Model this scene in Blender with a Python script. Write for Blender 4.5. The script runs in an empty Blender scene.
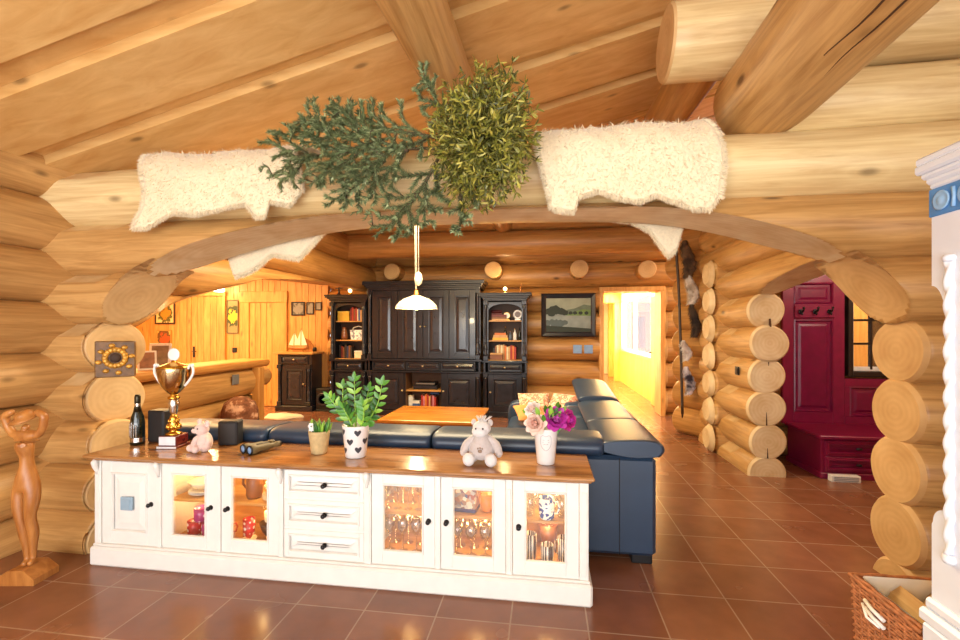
import bpy, bmesh, math, random
from mathutils import Vector, Matrix, Euler
random.seed(7)
C = bpy.context.scene.collection
PI = math.pi

# ------------------------------------------------------------------ colours and materials
def hx(h):
    h = h.lstrip('#')
    v = [int(h[i:i+2], 16)/255 for i in (0, 2, 4)]
    return tuple((c/12.92 if c <= .04045 else ((c+.055)/1.055)**2.4) for c in v)

def nodes(name):
    m = bpy.data.materials.new(name); m.use_nodes = True
    nt = m.node_tree; b = nt.nodes['Principled BSDF']
    return m, nt, b

def link(nt, a, b): nt.links.new(a, b)

def ramp(nt, fac, stops):
    r = nt.nodes.new('ShaderNodeValToRGB')
    while len(r.color_ramp.elements) < len(stops): r.color_ramp.elements.new(.5)
    for e, (p, c) in zip(r.color_ramp.elements, stops):
        e.position = p; e.color = (*c, 1)
    link(nt, fac, r.inputs[0]); return r.outputs[0]

def coords(nt, kind, scale=(1, 1, 1)):
    if kind == 'gc':
        a = nt.nodes.new('ShaderNodeAttribute'); a.attribute_name = 'gc'; out = a.outputs['Vector']
    else:
        a = nt.nodes.new('ShaderNodeTexCoord'); out = a.outputs['Object']
    mp = nt.nodes.new('ShaderNodeMapping'); mp.inputs['Scale'].default_value = scale
    link(nt, out, mp.inputs[0]); return mp.outputs[0]

def noise(nt, vec, scale=5, detail=3, rough=.5, dist=0):
    n = nt.nodes.new('ShaderNodeTexNoise')
    n.inputs['Scale'].default_value = scale; n.inputs['Detail'].default_value = detail
    n.inputs['Roughness'].default_value = rough; n.inputs['Distortion'].default_value = dist
    link(nt, vec, n.inputs['Vector']); return n.outputs['Fac']

def mixc(nt, fac, a, b, mode='MIX'):
    m = nt.nodes.new('ShaderNodeMix'); m.data_type = 'RGBA'; m.blend_type = mode
    for s, v in ((m.inputs[0], fac), (m.inputs[6], a), (m.inputs[7], b)):
        if hasattr(v, 'node'): link(nt, v, s)
        else: s.default_value = v if not isinstance(v, tuple) else (*v, 1)
    return m.outputs[2]

def bump(nt, b, h, strength=.2, dist=.01):
    n = nt.nodes.new('ShaderNodeBump'); n.inputs['Strength'].default_value = strength
    n.inputs['Distance'].default_value = dist
    link(nt, h, n.inputs['Height']); link(nt, n.outputs[0], b.inputs['Normal'])

def plain(name, col, rough=.5, metal=0, var=.08, scale=12, bmp=0, coat=0, sheen=0, spec=.5, sub=0):
    if isinstance(col, str): col = hx(col)
    m, nt, b = nodes(name)
    f = noise(nt, coords(nt, 'obj'), scale, 3)
    lo = tuple(c*(1-var) for c in col); hi = tuple(min(1, c*(1+var)) for c in col)
    link(nt, ramp(nt, f, [(.3, lo), (.7, hi)]), b.inputs['Base Color'])
    b.inputs['Roughness'].default_value = rough; b.inputs['Metallic'].default_value = metal
    b.inputs['Specular IOR Level'].default_value = spec
    b.inputs['Coat Weight'].default_value = coat; b.inputs['Sheen Weight'].default_value = sheen
    if bmp: bump(nt, b, f, bmp)
    return m

def wood(name, light, dark, kind='gc', sc=(1.3, 11, 11), knots=.5, rough=.45, rings=False, coat=0, contrast=(.32, .68), tintvar=.16):
    if isinstance(light, str): light = hx(light)
    if isinstance(dark, str): dark = hx(dark)
    m, nt, b = nodes(name)
    v = coords(nt, kind, sc)
    f = noise(nt, v, 1.6, 5, .6, .6)
    if rings:
        vv = coords(nt, kind, (.1, 1, 1))
        ln = nt.nodes.new('ShaderNodeTexWave'); ln.wave_type = 'RINGS'; ln.rings_direction = 'X'
        ln.inputs['Scale'].default_value = 9; ln.inputs['Distortion'].default_value = 2.2; ln.inputs['Detail'].default_value = 2
        ln.inputs['Detail Scale'].default_value = .8
        link(nt, vv, ln.inputs['Vector'])
        f2 = noise(nt, coords(nt, kind, (2, 2, 2)), 3.2, 4)
        mx = nt.nodes.new('ShaderNodeMath'); mx.operation = 'MULTIPLY_ADD'; mx.inputs[1].default_value = .11
        link(nt, ln.outputs['Fac'], mx.inputs[0]); link(nt, f2, mx.inputs[2]); f = mx.outputs[0]
        col = ramp(nt, f, [(.3, light), (.85, dark)])
    else:
        col = ramp(nt, f, [(contrast[0], dark), (contrast[1], light)])
    # broad tint variation from log to log / board to board
    bt = noise(nt, coords(nt, kind, (.35, .8, .8)), 1.3, 2)
    col = mixc(nt, 1.0, col, ramp(nt, bt, [(.3, (1-tintvar, 1-1.25*tintvar, 1-1.6*tintvar)), (.7, (1, 1, 1))]), 'MULTIPLY')
    if knots:
        vo = nt.nodes.new('ShaderNodeTexVoronoi'); vo.inputs['Scale'].default_value = 1.0
        vo.inputs['Randomness'].default_value = 1
        link(nt, coords(nt, kind, (1.7, 4.2, 4.2)), vo.inputs['Vector'])
        kf = ramp(nt, vo.outputs['Distance'], [(.05, (1, 1, 1)), (.12, (0, 0, 0))])
        mk = nt.nodes.new('ShaderNodeMath'); mk.operation = 'MULTIPLY'; mk.inputs[1].default_value = knots
        link(nt, kf, mk.inputs[0])
        col = mixc(nt, mk.outputs[0], col, tuple(c*.33 for c in dark))
        # pale ovals round some knots
        hl = ramp(nt, vo.outputs['Distance'], [(.13, (0, 0, 0)), (.2, (1, 1, 1)), (.28, (0, 0, 0))])
        mh = nt.nodes.new('ShaderNodeMath'); mh.operation = 'MULTIPLY'; mh.inputs[1].default_value = .18*knots
        link(nt, hl, mh.inputs[0])
        col = mixc(nt, mh.outputs[0], col, tuple(min(1, c*1.35) for c in light))
    link(nt, col, b.inputs['Base Color'])
    b.inputs['Roughness'].default_value = rough; b.inputs['Coat Weight'].default_value = coat
    b.inputs['Coat Roughness'].default_value = .15
    bump(nt, b, f, .12, .006)
    return m

def glassy(name, tint=(1, 1, 1), refl=.12):
    m, nt, b = nodes(name)
    nt.nodes.remove(b); out = nt.nodes['Material Output']
    t = nt.nodes.new('ShaderNodeBsdfTransparent'); t.inputs[0].default_value = (*tint, 1)
    g = nt.nodes.new('ShaderNodeBsdfGlossy'); g.inputs['Roughness'].default_value = .03
    lw = nt.nodes.new('ShaderNodeLayerWeight'); lw.inputs[0].default_value = .25
    mm = nt.nodes.new('ShaderNodeMath'); mm.operation = 'MULTIPLY_ADD'; mm.inputs[1].default_value = .6; mm.inputs[2].default_value = refl
    link(nt, lw.outputs['Facing'], mm.inputs[0])
    mx = nt.nodes.new('ShaderNodeMixShader')
    link(nt, mm.outputs[0], mx.inputs[0]); link(nt, t.outputs[0], mx.inputs[1]); link(nt, g.outputs[0], mx.inputs[2])
    link(nt, mx.outputs[0], out.inputs[0])
    return m

def emit(name, col, strength):
    if isinstance(col, str): col = hx(col)
    m, nt, b = nodes(name)
    b.inputs['Base Color'].default_value = (*col, 1)
    b.inputs['Emission Color'].default_value = (*col, 1); b.inputs['Emission Strength'].default_value = strength
    return m

LOG = wood('peeled log', '#d2a668', '#9d6d35', knots=.9, rough=.42, sc=(1.0, 15, 15), contrast=(.2, .62), tintvar=.16)
LOGP = wood('pale log', '#ead39d', '#c4a068', knots=.7, rough=.45, sc=(1.0, 16, 16), contrast=(.22, .65), tintvar=.1)
LOGB = wood('honey log', '#cd9a58', '#96642c', knots=.9, rough=.42, sc=(1.0, 16, 16), contrast=(.22, .7), tintvar=.14)
END = wood('log end grain', '#e2bd84', '#c99f66', knots=0, rings=True, rough=.6)
ENDP = wood('pale end grain', '#ecd7ae', '#d2b07c', knots=0, rings=True, rough=.6)
SCARF = wood('log scarf', '#e6cb98', '#c59c64', knots=.2, rings=True, rough=.55)
CEIL = wood('ceiling board', '#e4bd7c', '#cf9f5c', sc=(.9, 7, 7), knots=.75, rough=.5, tintvar=.1)
PINE = wood('pine panel', '#e8b662', '#d09440', kind='obj', sc=(12, 12, 1.2), knots=.5, rough=.45)
PINEGC = wood('pine plank', '#e3b064', '#c98a42', knots=.6, rough=.45)
OAK = wood('oak top', '#b98752', '#8a5a30', kind='obj', sc=(1.5, 14, 14), knots=0, rough=.17, coat=.3)
TABLEW = wood('table wood', '#d9963f', '#bb6f22', kind='obj', sc=(1.5, 12, 12), knots=.4, rough=.22, coat=.3)
SHELFW = wood('shelf wood', '#d8a866', '#b7823f', kind='obj', sc=(2, 14, 14), knots=0, rough=.4)
CARVE = wood('carved lime wood', '#c98a48', '#985a25', kind='obj', sc=(9, 9, 2), knots=0, rough=.35)
WHITE = plain('white painted wood', '#e2e0da', .38, var=.03)
WHITEB = plain('white lacquer', '#dfe6f0', .3, var=.02)
BLACKW = plain('black painted wood', '#1d1e25', .28, var=.25, coat=.2)
BLACKP = plain('black panel', '#272830', .22, var=.25, coat=.3)
RED = plain('berry red paint', '#7c0e3c', .35, var=.12)
REDD = plain('berry red panel', '#70093a', .3, var=.12)
IRON = plain('dark iron', '#2c2a2b', .35, metal=.7)
BRASS = plain('brass', '#c89b4a', .3, metal=1)
SILVER = plain('silver', '#d9d6cf', .18, metal=1, var=.03)
GOLD = plain('gold', '#d8a648', .18, metal=1, var=.05)
CHROME = plain('chrome', '#cfcfd2', .15, metal=1, var=.02)
BLACK = plain('black plastic', '#141416', .35)
DARK = plain('dark', '#1a1513', .6)
CERAM = plain('white ceramic', '#e4e3e1', .2, var=.02, coat=.4)
CREAM = plain('cream ceramic', '#efe0bd', .25, var=.05, coat=.3)
GLASS = glassy('clear glass', (1, 1, 1), .06)
CRYST = glassy('drinking glass', (.95, .93, .88), .18)
BLUEBOX = plain('grey blue plastic', '#8fa9bb', .3)
# leather: blue black with fine creases
def leather(name, c, rough):
    m, nt, b = nodes(name); c = hx(c)
    f = noise(nt, coords(nt, 'obj'), 2.5, 3)
    link(nt, ramp(nt, f, [(.3, tuple(x*.8 for x in c)), (.7, tuple(x*1.2 for x in c))]), b.inputs['Base Color'])
    b.inputs['Roughness'].default_value = rough
    f2 = noise(nt, coords(nt, 'obj'), 60, 4, .6)
    bump(nt, b, f2, .12, .004); return m
LEATH = leather('blue black leather', '#26384e', .36)
# fur
FUR = plain('cream fleece', '#ebdcba', .9, var=.07, scale=70, sheen=.4, bmp=.5)
# tiles
def tiles():
    m, nt, b = nodes('terracotta tiles')
    tc = nt.nodes.new('ShaderNodeTexCoord')
    mp = nt.nodes.new('ShaderNodeMapping'); mp.inputs['Location'].default_value = (-1.384, -2.69, 0)
    link(nt, tc.outputs['Object'], mp.inputs[0])
    br = nt.nodes.new('ShaderNodeTexBrick'); br.offset = 0; br.squash = 1
    br.inputs['Scale'].default_value = 1; br.inputs['Brick Width'].default_value = .39; br.inputs['Row Height'].default_value = .39
    br.inputs['Mortar Size'].default_value = .0045; br.inputs['Mortar Smooth'].default_value = .3; br.inputs['Bias'].default_value = 0
    br.inputs['Color1'].default_value = (*hx('#8d5f45'), 1); br.inputs['Color2'].default_value = (*hx('#80533b'), 1)
    br.inputs['Mortar'].default_value = (*hx('#a58a72'), 1)
    link(nt, mp.outputs[0], br.inputs['Vector'])
    n1 = noise(nt, mp.outputs[0], 5.5, 3, .5)
    col = mixc(nt, 1.0, br.outputs['Color'], ramp(nt, n1, [(.25, (.8, .77, .75)), (.75, (1.08, 1.06, 1.04))]), 'MULTIPLY')
    link(nt, col, b.inputs['Base Color'])
    n2 = noise(nt, mp.outputs[0], 3, 2)
    link(nt, ramp(nt, n2, [(.3, (.2,)*3), (.7, (.28,)*3)]), b.inputs['Roughness'])
    h = nt.nodes.new('ShaderNodeMath'); h.operation = 'SUBTRACT'
    link(nt, n1, h.inputs[0]); link(nt, br.outputs['Fac'], h.inputs[1])
    bump(nt, b, h.outputs[0], .1, .004)
    return m
TILE = tiles()

# ------------------------------------------------------------------ mesh builder
class MB:
    def __init__(self):
        self.v = []; self.f = []; self.mi = []; self.sm = []; self.g = []
        self.m = 0; self.seed = (0, 0, 0); self.T = None; self.ax = None
    def add(self, vs, fs, smooth=False, gc=None, mi=None):
        o = len(self.v)
        for i, p in enumerate(vs):
            p = Vector(p)
            if gc: g = gc[i]
            else:
                g = p if self.ax is None else (p[self.ax], p[(self.ax+1) % 3], p[(self.ax+2) % 3])
            self.g.append(tuple(g[k]+self.seed[k] for k in range(3)))
            if self.T is not None: p = self.T @ p
            self.v.append(tuple(p))
        for k, f in enumerate(fs):
            self.f.append(tuple(i+o for i in f)); self.sm.append(smooth if not isinstance(smooth, list) else smooth[k])
            self.mi.append(self.m if mi is None else (mi[k] if isinstance(mi, list) else mi))
        return self
    def newseed(self): self.seed = (random.uniform(-40, 40), random.uniform(-40, 40), random.uniform(-40, 40))
    def box(self, x0, x1, y0, y1, z0, z1, b=.003):
        if x0 > x1: x0, x1 = x1, x0
        if y0 > y1: y0, y1 = y1, y0
        if z0 > z1: z0, z1 = z1, z0
        b = min(b, (x1-x0)*.45, (y1-y0)*.45, (z1-z0)*.45)
        if b <= 0:
            vs = [(x, y, z) for x in (x0, x1) for y in (y0, y1) for z in (z0, z1)]
            return self.add(vs, [(0, 1, 3, 2), (4, 6, 7, 5), (0, 4, 5, 1), (2, 3, 7, 6), (0, 2, 6, 4), (1, 5, 7, 3)])
        lo = (x0, y0, z0); hi = (x1, y1, z1)
        vs = []; idx = {}
        for sx in (0, 1):
            for sy in (0, 1):
                for sz in (0, 1):
                    for a in range(3):
                        p = []
                        for k, s in enumerate((sx, sy, sz)):
                            base = hi[k] if s else lo[k]
                            if k != a: base += -b if s else b
                            p.append(base)
                        idx[(sx, sy, sz, a)] = len(vs); vs.append(p)
        fs = []
        for a in range(3):
            o1, o2 = [k for k in range(3) if k != a]
            for s in (0, 1):
                q = []
                for (p, r) in ((0, 0), (1, 0), (1, 1), (0, 1)):
                    c = [0, 0, 0]; c[a] = s; c[o1] = p; c[o2] = r; q.append(idx[(*c, a)])
                fs.append(q)
            for p in (0, 1):
                for r in (0, 1):
                    c0 = [0, 0, 0]; c0[o1] = p; c0[o2] = r; c1 = list(c0); c1[a] = 1
                    fs.append([idx[(*c0, o1)], idx[(*c1, o1)], idx[(*c1, o2)], idx[(*c0, o2)]])
        for sx in (0, 1):
            for sy in (0, 1):
                for sz in (0, 1): fs.append([idx[(sx, sy, sz, a)] for a in range(3)])
        cen = Vector([(lo[k]+hi[k])/2 for k in range(3)])
        out = []
        for f in fs:
            P = [Vector(vs[i]) for i in f]; n = (P[1]-P[0]).cross(P[2]-P[0])
            out.append(tuple(f) if n.dot(sum(P, Vector())/len(P)-cen) > 0 else tuple(reversed(f)))
        return self.add(vs, out)
    def rings(self, rings, caps=True, smooth=True, capmi=None):
        n = len(rings[0]); vs = [p for r in rings for p in r]; fs = []
        for i in range(len(rings)-1):
            for j in range(n):
                k = (j+1) % n
                fs.append((i*n+j, i*n+k, (i+1)*n+k, (i+1)*n+j))
        sm = [smooth]*len(fs); mi = [self.m]*len(fs)
        if caps == 'last':
            fs.append(tuple(range((len(rings)-1)*n, len(rings)*n))); sm += [False]; mi += [self.m]
        elif caps:
            fs.append(tuple(reversed(range(n)))); fs.append(tuple(range((len(rings)-1)*n, len(rings)*n)))
            sm += [False]*2; mi += [self.m if capmi is None else capmi]*2
        return self.add(vs, fs, sm, None, mi)
    def lathe(self, c, prof, n=24, axis='z', caps=True, smooth=True):
        R = []
        for r, z in prof:
            ring = []
            for j in range(n):
                a = 2*PI*j/n; u, w = r*math.cos(a), r*math.sin(a)
                if axis == 'z': p = (c[0]+u, c[1]+w, c[2]+z)
                elif axis == 'y': p = (c[0]+w, c[1]+z, c[2]+u)
                else: p = (c[0]+z, c[1]+u, c[2]+w)
                ring.append(p)
            R.append(ring)
        return self.rings(R, caps, smooth)
    def tube(self, pts, r, n=10, caps=True):
        pts = [Vector(p) for p in pts]; R = []
        rr = r if isinstance(r, (list, tuple)) else [r]*len(pts)
        up = None
        for i, p in enumerate(pts):
            t = (pts[min(i+1, len(pts)-1)]-pts[max(i-1, 0)]).normalized()
            if up is None:
                up = Vector((0, 0, 1)) if abs(t.z) < .9 else Vector((1, 0, 0))
            u = t.cross(up).normalized(); w = u.cross(t).normalized(); up = w
            R.append([p+rr[i]*(math.cos(2*PI*j/n)*u+math.sin(2*PI*j/n)*w) for j in range(n)])
        return self.rings([list(reversed(q)) for q in R], caps)
    def ball(self, c, r, nu=18, nv=12):
        if not isinstance(r, (tuple, list)): r = (r, r, r)
        R = []
        for i in range(nv+1):
            t = PI*i/nv; t = min(max(t, .02), PI-.02)
            R.append([(c[0]+r[0]*math.sin(t)*math.cos(2*PI*j/nu), c[1]+r[1]*math.sin(t)*math.sin(2*PI*j/nu), c[2]-r[2]*math.cos(t)) for j in range(nu)])
        return self.rings(R)
    def prism(self, outline, axis, a0, a1, smooth=False):
        # outline in the other two axes, counter-clockwise or not; caps are n-gons
        def P(a, q):
            if axis == 'x': return (a, q[0], q[1])
            if axis == 'y': return (q[0], a, q[1])
            return (q[0], q[1], a)
        n = len(outline)
        vs = [P(a0, q) for q in outline]+[P(a1, q) for q in outline]
        fs = [(i, (i+1) % n, n+(i+1) % n, n+i) for i in range(n)]+[tuple(reversed(range(n))), tuple(range(n, 2*n))]
        return self.add(vs, fs, [smooth]*n+[False]*2)
    def blade(self, p, d, side, L, w, bend=None):
        p = Vector(p); d = Vector(d); s = Vector(side)*w*.5
        q = p+d*L
        if bend is not None: q += Vector(bend)
        return self.add([p-s, p+s, q], [(0, 1, 2)])
    def leaf(self, p, d, nrm, L, w, curl=.15):
        p = Vector(p); d = Vector(d).normalized(); s = d.cross(Vector(nrm)).normalized(); n = s.cross(d)
        prof = [(0, .12), (.25, .8), (.55, 1), (.82, .6), (1, .05)]
        vs = []
        for t, k in prof:
            c = p+d*L*t-n*curl*L*t*t
            vs += [c-s*w*.5*k+n*w*.12*k, c, c+s*w*.5*k+n*w*.12*k]
        fs = []
        for i in range(4):
            a = i*3
            fs += [(a, a+1, a+4, a+3), (a+1, a+2, a+5, a+4)]
        return self.add(vs, fs, True)
    def build(self, name, mats, parent=None, loc=None, world=False):
        me = bpy.data.meshes.new(name)
        off = Vector((0, 0, 0))
        if world:
            q = parent
            while q is not None: off += q.location; q = q.parent
        if loc is not None and world: off += Vector(loc)
        me.from_pydata([tuple(Vector(p)-off) for p in self.v], [], self.f)
        if not isinstance(mats, (list, tuple)): mats = [mats]
        for m in mats: me.materials.append(m)
        me.polygons.foreach_set('material_index', self.mi)
        me.polygons.foreach_set('use_smooth', self.sm)
        at = me.attributes.new('gc', 'FLOAT_VECTOR', 'POINT')
        at.data.foreach_set('vector', [c for g in self.g for c in g])
        bm = bmesh.new(); bm.from_mesh(me)
        bmesh.ops.recalc_face_normals(bm, faces=bm.faces) if getattr(self, 'fixn', True) else None
        bm.to_mesh(me); bm.free()
        o = bpy.data.objects.new(name, me); C.objects.link(o)
        if loc is not None: o.location = loc
        if parent is not None: o.parent = parent
        return o

def tag(o, label=None, cat=None, group=None, kind=None):
    if label: o['label'] = label
    if cat: o['category'] = cat
    if group: o['group'] = group
    if kind: o['kind'] = kind
    return o
def thing(name, label, cat, loc=(0, 0, 0), rz=0, group=None):
    o = bpy.data.objects.new(name, None); C.objects.link(o)
    o.empty_display_size = .05
    o.location = loc; o.rotation_euler = (0, 0, rz)
    return tag(o, label, cat, group)
def struct(mb, name, mats):
    return tag(mb.build(name, mats), kind='structure')
def dup(root, loc, label=None, rz=None, group=None):
    r = root.copy(); C.objects.link(r); r.location = loc
    if rz is not None: r.rotation_euler = (0, 0, rz)
    if label: r['label'] = label
    if group: r['group'] = group
    for ch in list(root.children):
        c = ch.copy(); C.objects.link(c); c.parent = r
        for g in list(ch.children):
            d = g.copy(); C.objects.link(d); d.parent = c
    return r

# ------------------------------------------------------------------ logs
def log(mb, axis, a0, a1, c, r, mats=(0, 1, 2), seg=.12, n=32, clamp=None, wob=.012, taper=0, end0=None, end1=None, scarf=None, crown=.012):
    """axis 'x' or 'y'; c = the other two coordinates (y,z) or (x,z). end0/end1: fn(u,w)->shift of the end plane."""
    sd = (random.uniform(-30, 30), random.uniform(-30, 30)*0, random.uniform(-.03, .03))
    s2 = random.uniform(-30, 30)
    ph = [random.uniform(0, 6.28) for _ in range(6)]
    N = max(2, int(abs(a1-a0)/seg))
    ts = [i/N for i in range(N+1)]
    eps = crown*1.2/abs(a1-a0)
    ts = [0, eps]+ts[1:-1]+[1-eps, 1]
    vs = []; gc = []; fl = []
    for q, t in enumerate(ts):
        a = a0+(a1-a0)*t
        rr = r*(1+taper*(t-.5))
        if q in (0, len(ts)-1): rr -= crown
        oc = wob*math.sin(a*1.7+ph[0]), wob*math.sin(a*1.3+ph[1])
        for j in range(n):
            th = 2*PI*j/n
            k = rr*(1+.018*math.sin(2*th+ph[2]+a*.8)+.012*math.sin(3*th+ph[3]-a*1.9)+.008*math.sin(a*5+ph[4]+th))
            u, w = k*math.cos(th)+oc[0], k*math.sin(th)+oc[1]
            A = a; flag = 0
            if q <= 1 and end0: A = a+end0(u, w)
            if q >= len(ts)-2 and end1: A = a+end1(u, w)
            if end0: A = max(A, a0+end0(u, w)) if a1 > a0 else min(A, a0+end0(u, w))
            if end1: A = min(A, a1+end1(u, w)) if a1 > a0 else max(A, a1+end1(u, w))
            if scarf:
                for (X0, sgn, ang, k2, *hf) in scarf:    # flat facets by the crossing: limit along direction ang
                    dd = (X0-A)*sgn if sgn else hf[0]-abs(A-X0)
                    if dd > 0:
                        du, dw = math.cos(ang), math.sin(ang)
                        lim = max(r-k2*dd, r*.87); e = u*du+w*dw-lim
                        if e > 0: u -= e*du; w -= e*dw; flag = 2
            p = [A, c[0]+u, c[1]+w] if axis == 'x' else [c[0]+u, A, c[1]+w]
            if clamp:
                p2 = clamp(p)
                if p2 is not None: p = p2; flag = 1
            vs.append(p); fl.append(flag)
            if axis == 'x': gg = (p[0], p[1]-c[0], p[2]-c[1])
            else: gg = (p[1], p[0]-c[0], p[2]-c[1])
            gc.append((gg[0]+s2, gg[1], gg[2]))
    fs = []; mi = []; sm = []
    M = len(ts)
    for i in range(M-1):
        for j in range(n):
            k = (j+1) % n
            f = (i*n+j, i*n+k, (i+1)*n+k, (i+1)*n+j); fs.append(f)
            fg = [fl[x] for x in f]
            if all(x == 1 for x in fg): mi.append(mats[1]); sm.append(False)
            elif all(x == 2 for x in fg): mi.append(mats[2]); sm.append(False)
            elif i in (0, M-2): mi.append(mats[1]); sm.append(False)
            else: mi.append(mats[0]); sm.append(True)
    fs.append(tuple(reversed(range(n)))); fs.append(tuple(range((M-1)*n, M*n))); mi += [mats[1]]*2; sm += [False]*2
    old = mb.seed; mb.seed = (0, random.uniform(0, 0), 0)
    mb.add(vs, fs, sm, gc, mi); mb.seed = old
LM = [LOG, END, SCARF, LOGP, ENDP, LOGB]

# ------------------------------------------------------------------ camera (level, lens raised a little by shift)
cd = bpy.data.cameras.new('camera'); cam = bpy.data.objects.new('camera', cd); C.objects.link(cam)
cd.sensor_width = 36; cd.lens = 451/960*36; cd.shift_y = 10/960; cd.clip_start = .05
cam.location = (0, 0, 1.5); cam.rotation_euler = (PI/2, 0, math.radians(8.2))
bpy.context.scene.camera = cam

def interp(pts, x):
    if x <= pts[0][0]: return pts[0][1]
    for (a, b), (c, d) in zip(pts, pts[1:]):
        if x <= c: return b+(d-b)*(x-a)/(c-a)
    return pts[-1][1]
def smooth_pts(pts, n=6):
    out = []
    for i in range(len(pts)-1):
        p0 = pts[max(i-1, 0)]; p1 = pts[i]; p2 = pts[i+1]; p3 = pts[min(i+2, len(pts)-1)]
        for k in range(n):
            t = k/n
            out.append(tuple(.5*((2*p1[d])+(-p0[d]+p2[d])*t+(2*p0[d]-5*p1[d]+4*p2[d]-p3[d])*t*t+(-p0[d]+3*p1[d]-3*p2[d]+p3[d])*t**3) for d in range(len(p1))))
    out.append(pts[-1]); return out

CRACK = plain('dark drying crack', '#4a2c14', .8)
# ------------------------------------------------------------------ floor
mb = MB(); mb.box(-8.6, 4.7, -3, 8.6, -.12, 0, 0); mb.box(.7, 2.6, 8.6, 16.2, -.12, 0, 0)
struct(mb, 'floor', TILE)

# ------------------------------------------------------------------ ceiling: lapped boards running up the roof slope
SL = .249
def zc(x): return 2.72+SL*(x+3.5)
mb = MB()
def board(y0, y1, dz, th, x0=-3.95, x1=4.7):
    mb.newseed(); mb.ax = None
    n = 14; vs = []; gcv = []
    sd = mb.seed; mb.seed = (0, 0, 0)
    up = .62 if y0 > 5 else 0
    for i in range(n+1):
        x = x0+(x1-x0)*i/n
        for (y, z) in ((y0, zc(x)+dz+up), (y1, zc(x)+dz+up), (y1, zc(x)+dz+th+up), (y0, zc(x)+dz+th+up)):
            vs.append((x, y, z)); gcv.append((x+sd[0], y+sd[1], z+sd[2]))
    fs = []
    for i in range(n):
        for j in range(4):
            k = (j+1) % 4; fs.append((i*4+j, i*4+k, (i+1)*4+k, (i+1)*4+j))
    fs += [(0, 1, 2, 3), (n*4, n*4+1, n*4+2, n*4+3)]
    mb.add(vs, fs, False, gcv)
lows = [(-2.9, -2.3), (-2.15, -1.6), (-1.45, -.9), (-.75, -.15), (0, .52), (.7, 1.22), (1.38, 1.94), (2.13, 2.58), (2.74, 3.35), (3.52, 4.1), (4.27, 4.95), (5.1, 5.8), (5.88, 6.6), (6.68, 7.4), (7.48, 8.2)]
for y0, y1 in lows: board(y0, y1, -.035, .07)
y = -3.0
while y < 8.6: board(y, y+.48, .036, .05); y += .48
board(5.0, 5.06, -.02, .75)
ceil = struct(mb, 'ceiling', CEIL)
mb = MB(); mb.box(-8.6, -3.3, 3.3, 8.5, 2.75, 2.85, 0); struct(mb, 'ceiling_alcove', PINE)

# ------------------------------------------------------------------ middle wall with the wide arch
ARL = smooth_pts([(-3.34, 1.38), (-3.18, 1.56), (-3.0, 1.78), (-2.80, 1.94), (-2.3, 2.11), (-1.6, 2.235), (-.9, 2.265), (.3, 2.25), (.87, 2.2), (1.35, 2.08), (1.72, 1.93), (1.95, 1.7), (2.05, 1.5), (2.08, 1.3)])
def arch(p):
    fl = .3*(p[1]-3.0) if p[0] < -.5 else (-.12*(p[1]-3.0) if p[0] > .5 else 0)
    z = interp(ARL, p[0]-fl)
    if p[2] < z: return [p[0], p[1], z]
    return None
def arch_in(p):
    q = arch([p[0], p[1], p[2]-.006]); return None if q is None else [q[0], q[1], q[2]+.006]
mb = MB()
log(mb, 'x', -4.0, 3.5, (3.0, 2.495), .212, (3, 4, 2), seg=.1, clamp=None, wob=.008, scarf=[(-3.12, 1, 2.2, .25)])
log(mb, 'x', -4.0, 3.5, (3.0, 2.112), .203, (0, 4, 2), seg=.04, n=56, clamp=arch, wob=.006, scarf=[(-2.98, 1, 2.1, .25)])
log(mb, 'x', -4.0, -2.72, (3.0, 1.74), .201, (0, 1, 2), seg=.012, n=56, clamp=arch_in, wob=.004, scarf=[(-3.15, 1, 2.1, .4)])
log(mb, 'x', 1.72, 3.5, (3.0, 1.735), .203, (0, 1, 2), seg=.012, n=56, clamp=arch_in, wob=.004, scarf=[(2.45, -1, 2.2, .4)])
fl = lambda u, w: .33*u
for z, r, yc, xe in ((1.365, .2, 3.0, -3.22), (.99, .195, 2.98, -3.2), (.66, .178, 2.93, -3.13), (.36, .175, 2.84, -3.06), (.06, .19, 2.78, -2.97)):
    log(mb, 'x', -4.0, xe, (yc, z), r, (0, 1, 2), seg=.04, n=40, end1=fl, wob=.004, scarf=[(-3.27, 1, 2.15, .42)] if z > .8 else None, crown=.018)
fr = lambda u, w: -.06*u
for z, r, xe in ((1.375, .195, 2.06), (1.02, .19, 2.05), (.665, .197, 2.05), (.3, .2, 2.05), (-.04, .18, 2.05)):
    log(mb, 'x', xe, 3.5, (3.0, z), r, (0, 1, 2), seg=.05, n=40, end0=fr, wob=.004, scarf=[(2.35, -1, 2.2, .45)], crown=.018)
# gable logs over the right side
log(mb, 'x', 1.4, 3.5, (3.0, 2.87), .19, (3, 4, 2), wob=.006)
log(mb, 'x', .74, 4.2, (2.95, 3.29), .225, (3, 1, 2), wob=.01)
struct(mb, 'wall_middle', LM)

# side wall on the left, logs half a log out of step with the middle wall
mb = MB()
for k in range(8):
    log(mb, 'y', -1.6, 3.3, (-3.72, .02+.376*k), .197, (0, 1, 2), wob=.008)
struct(mb, 'wall_left', LM)
mb = MB()
for k in range(10):
    log(mb, 'y', -.2, 3.2, (3.5, .2+.375*k), .205, (0, 1, 2), seg=.3, wob=.008)
struct(mb, 'wall_right', LM)

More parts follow.
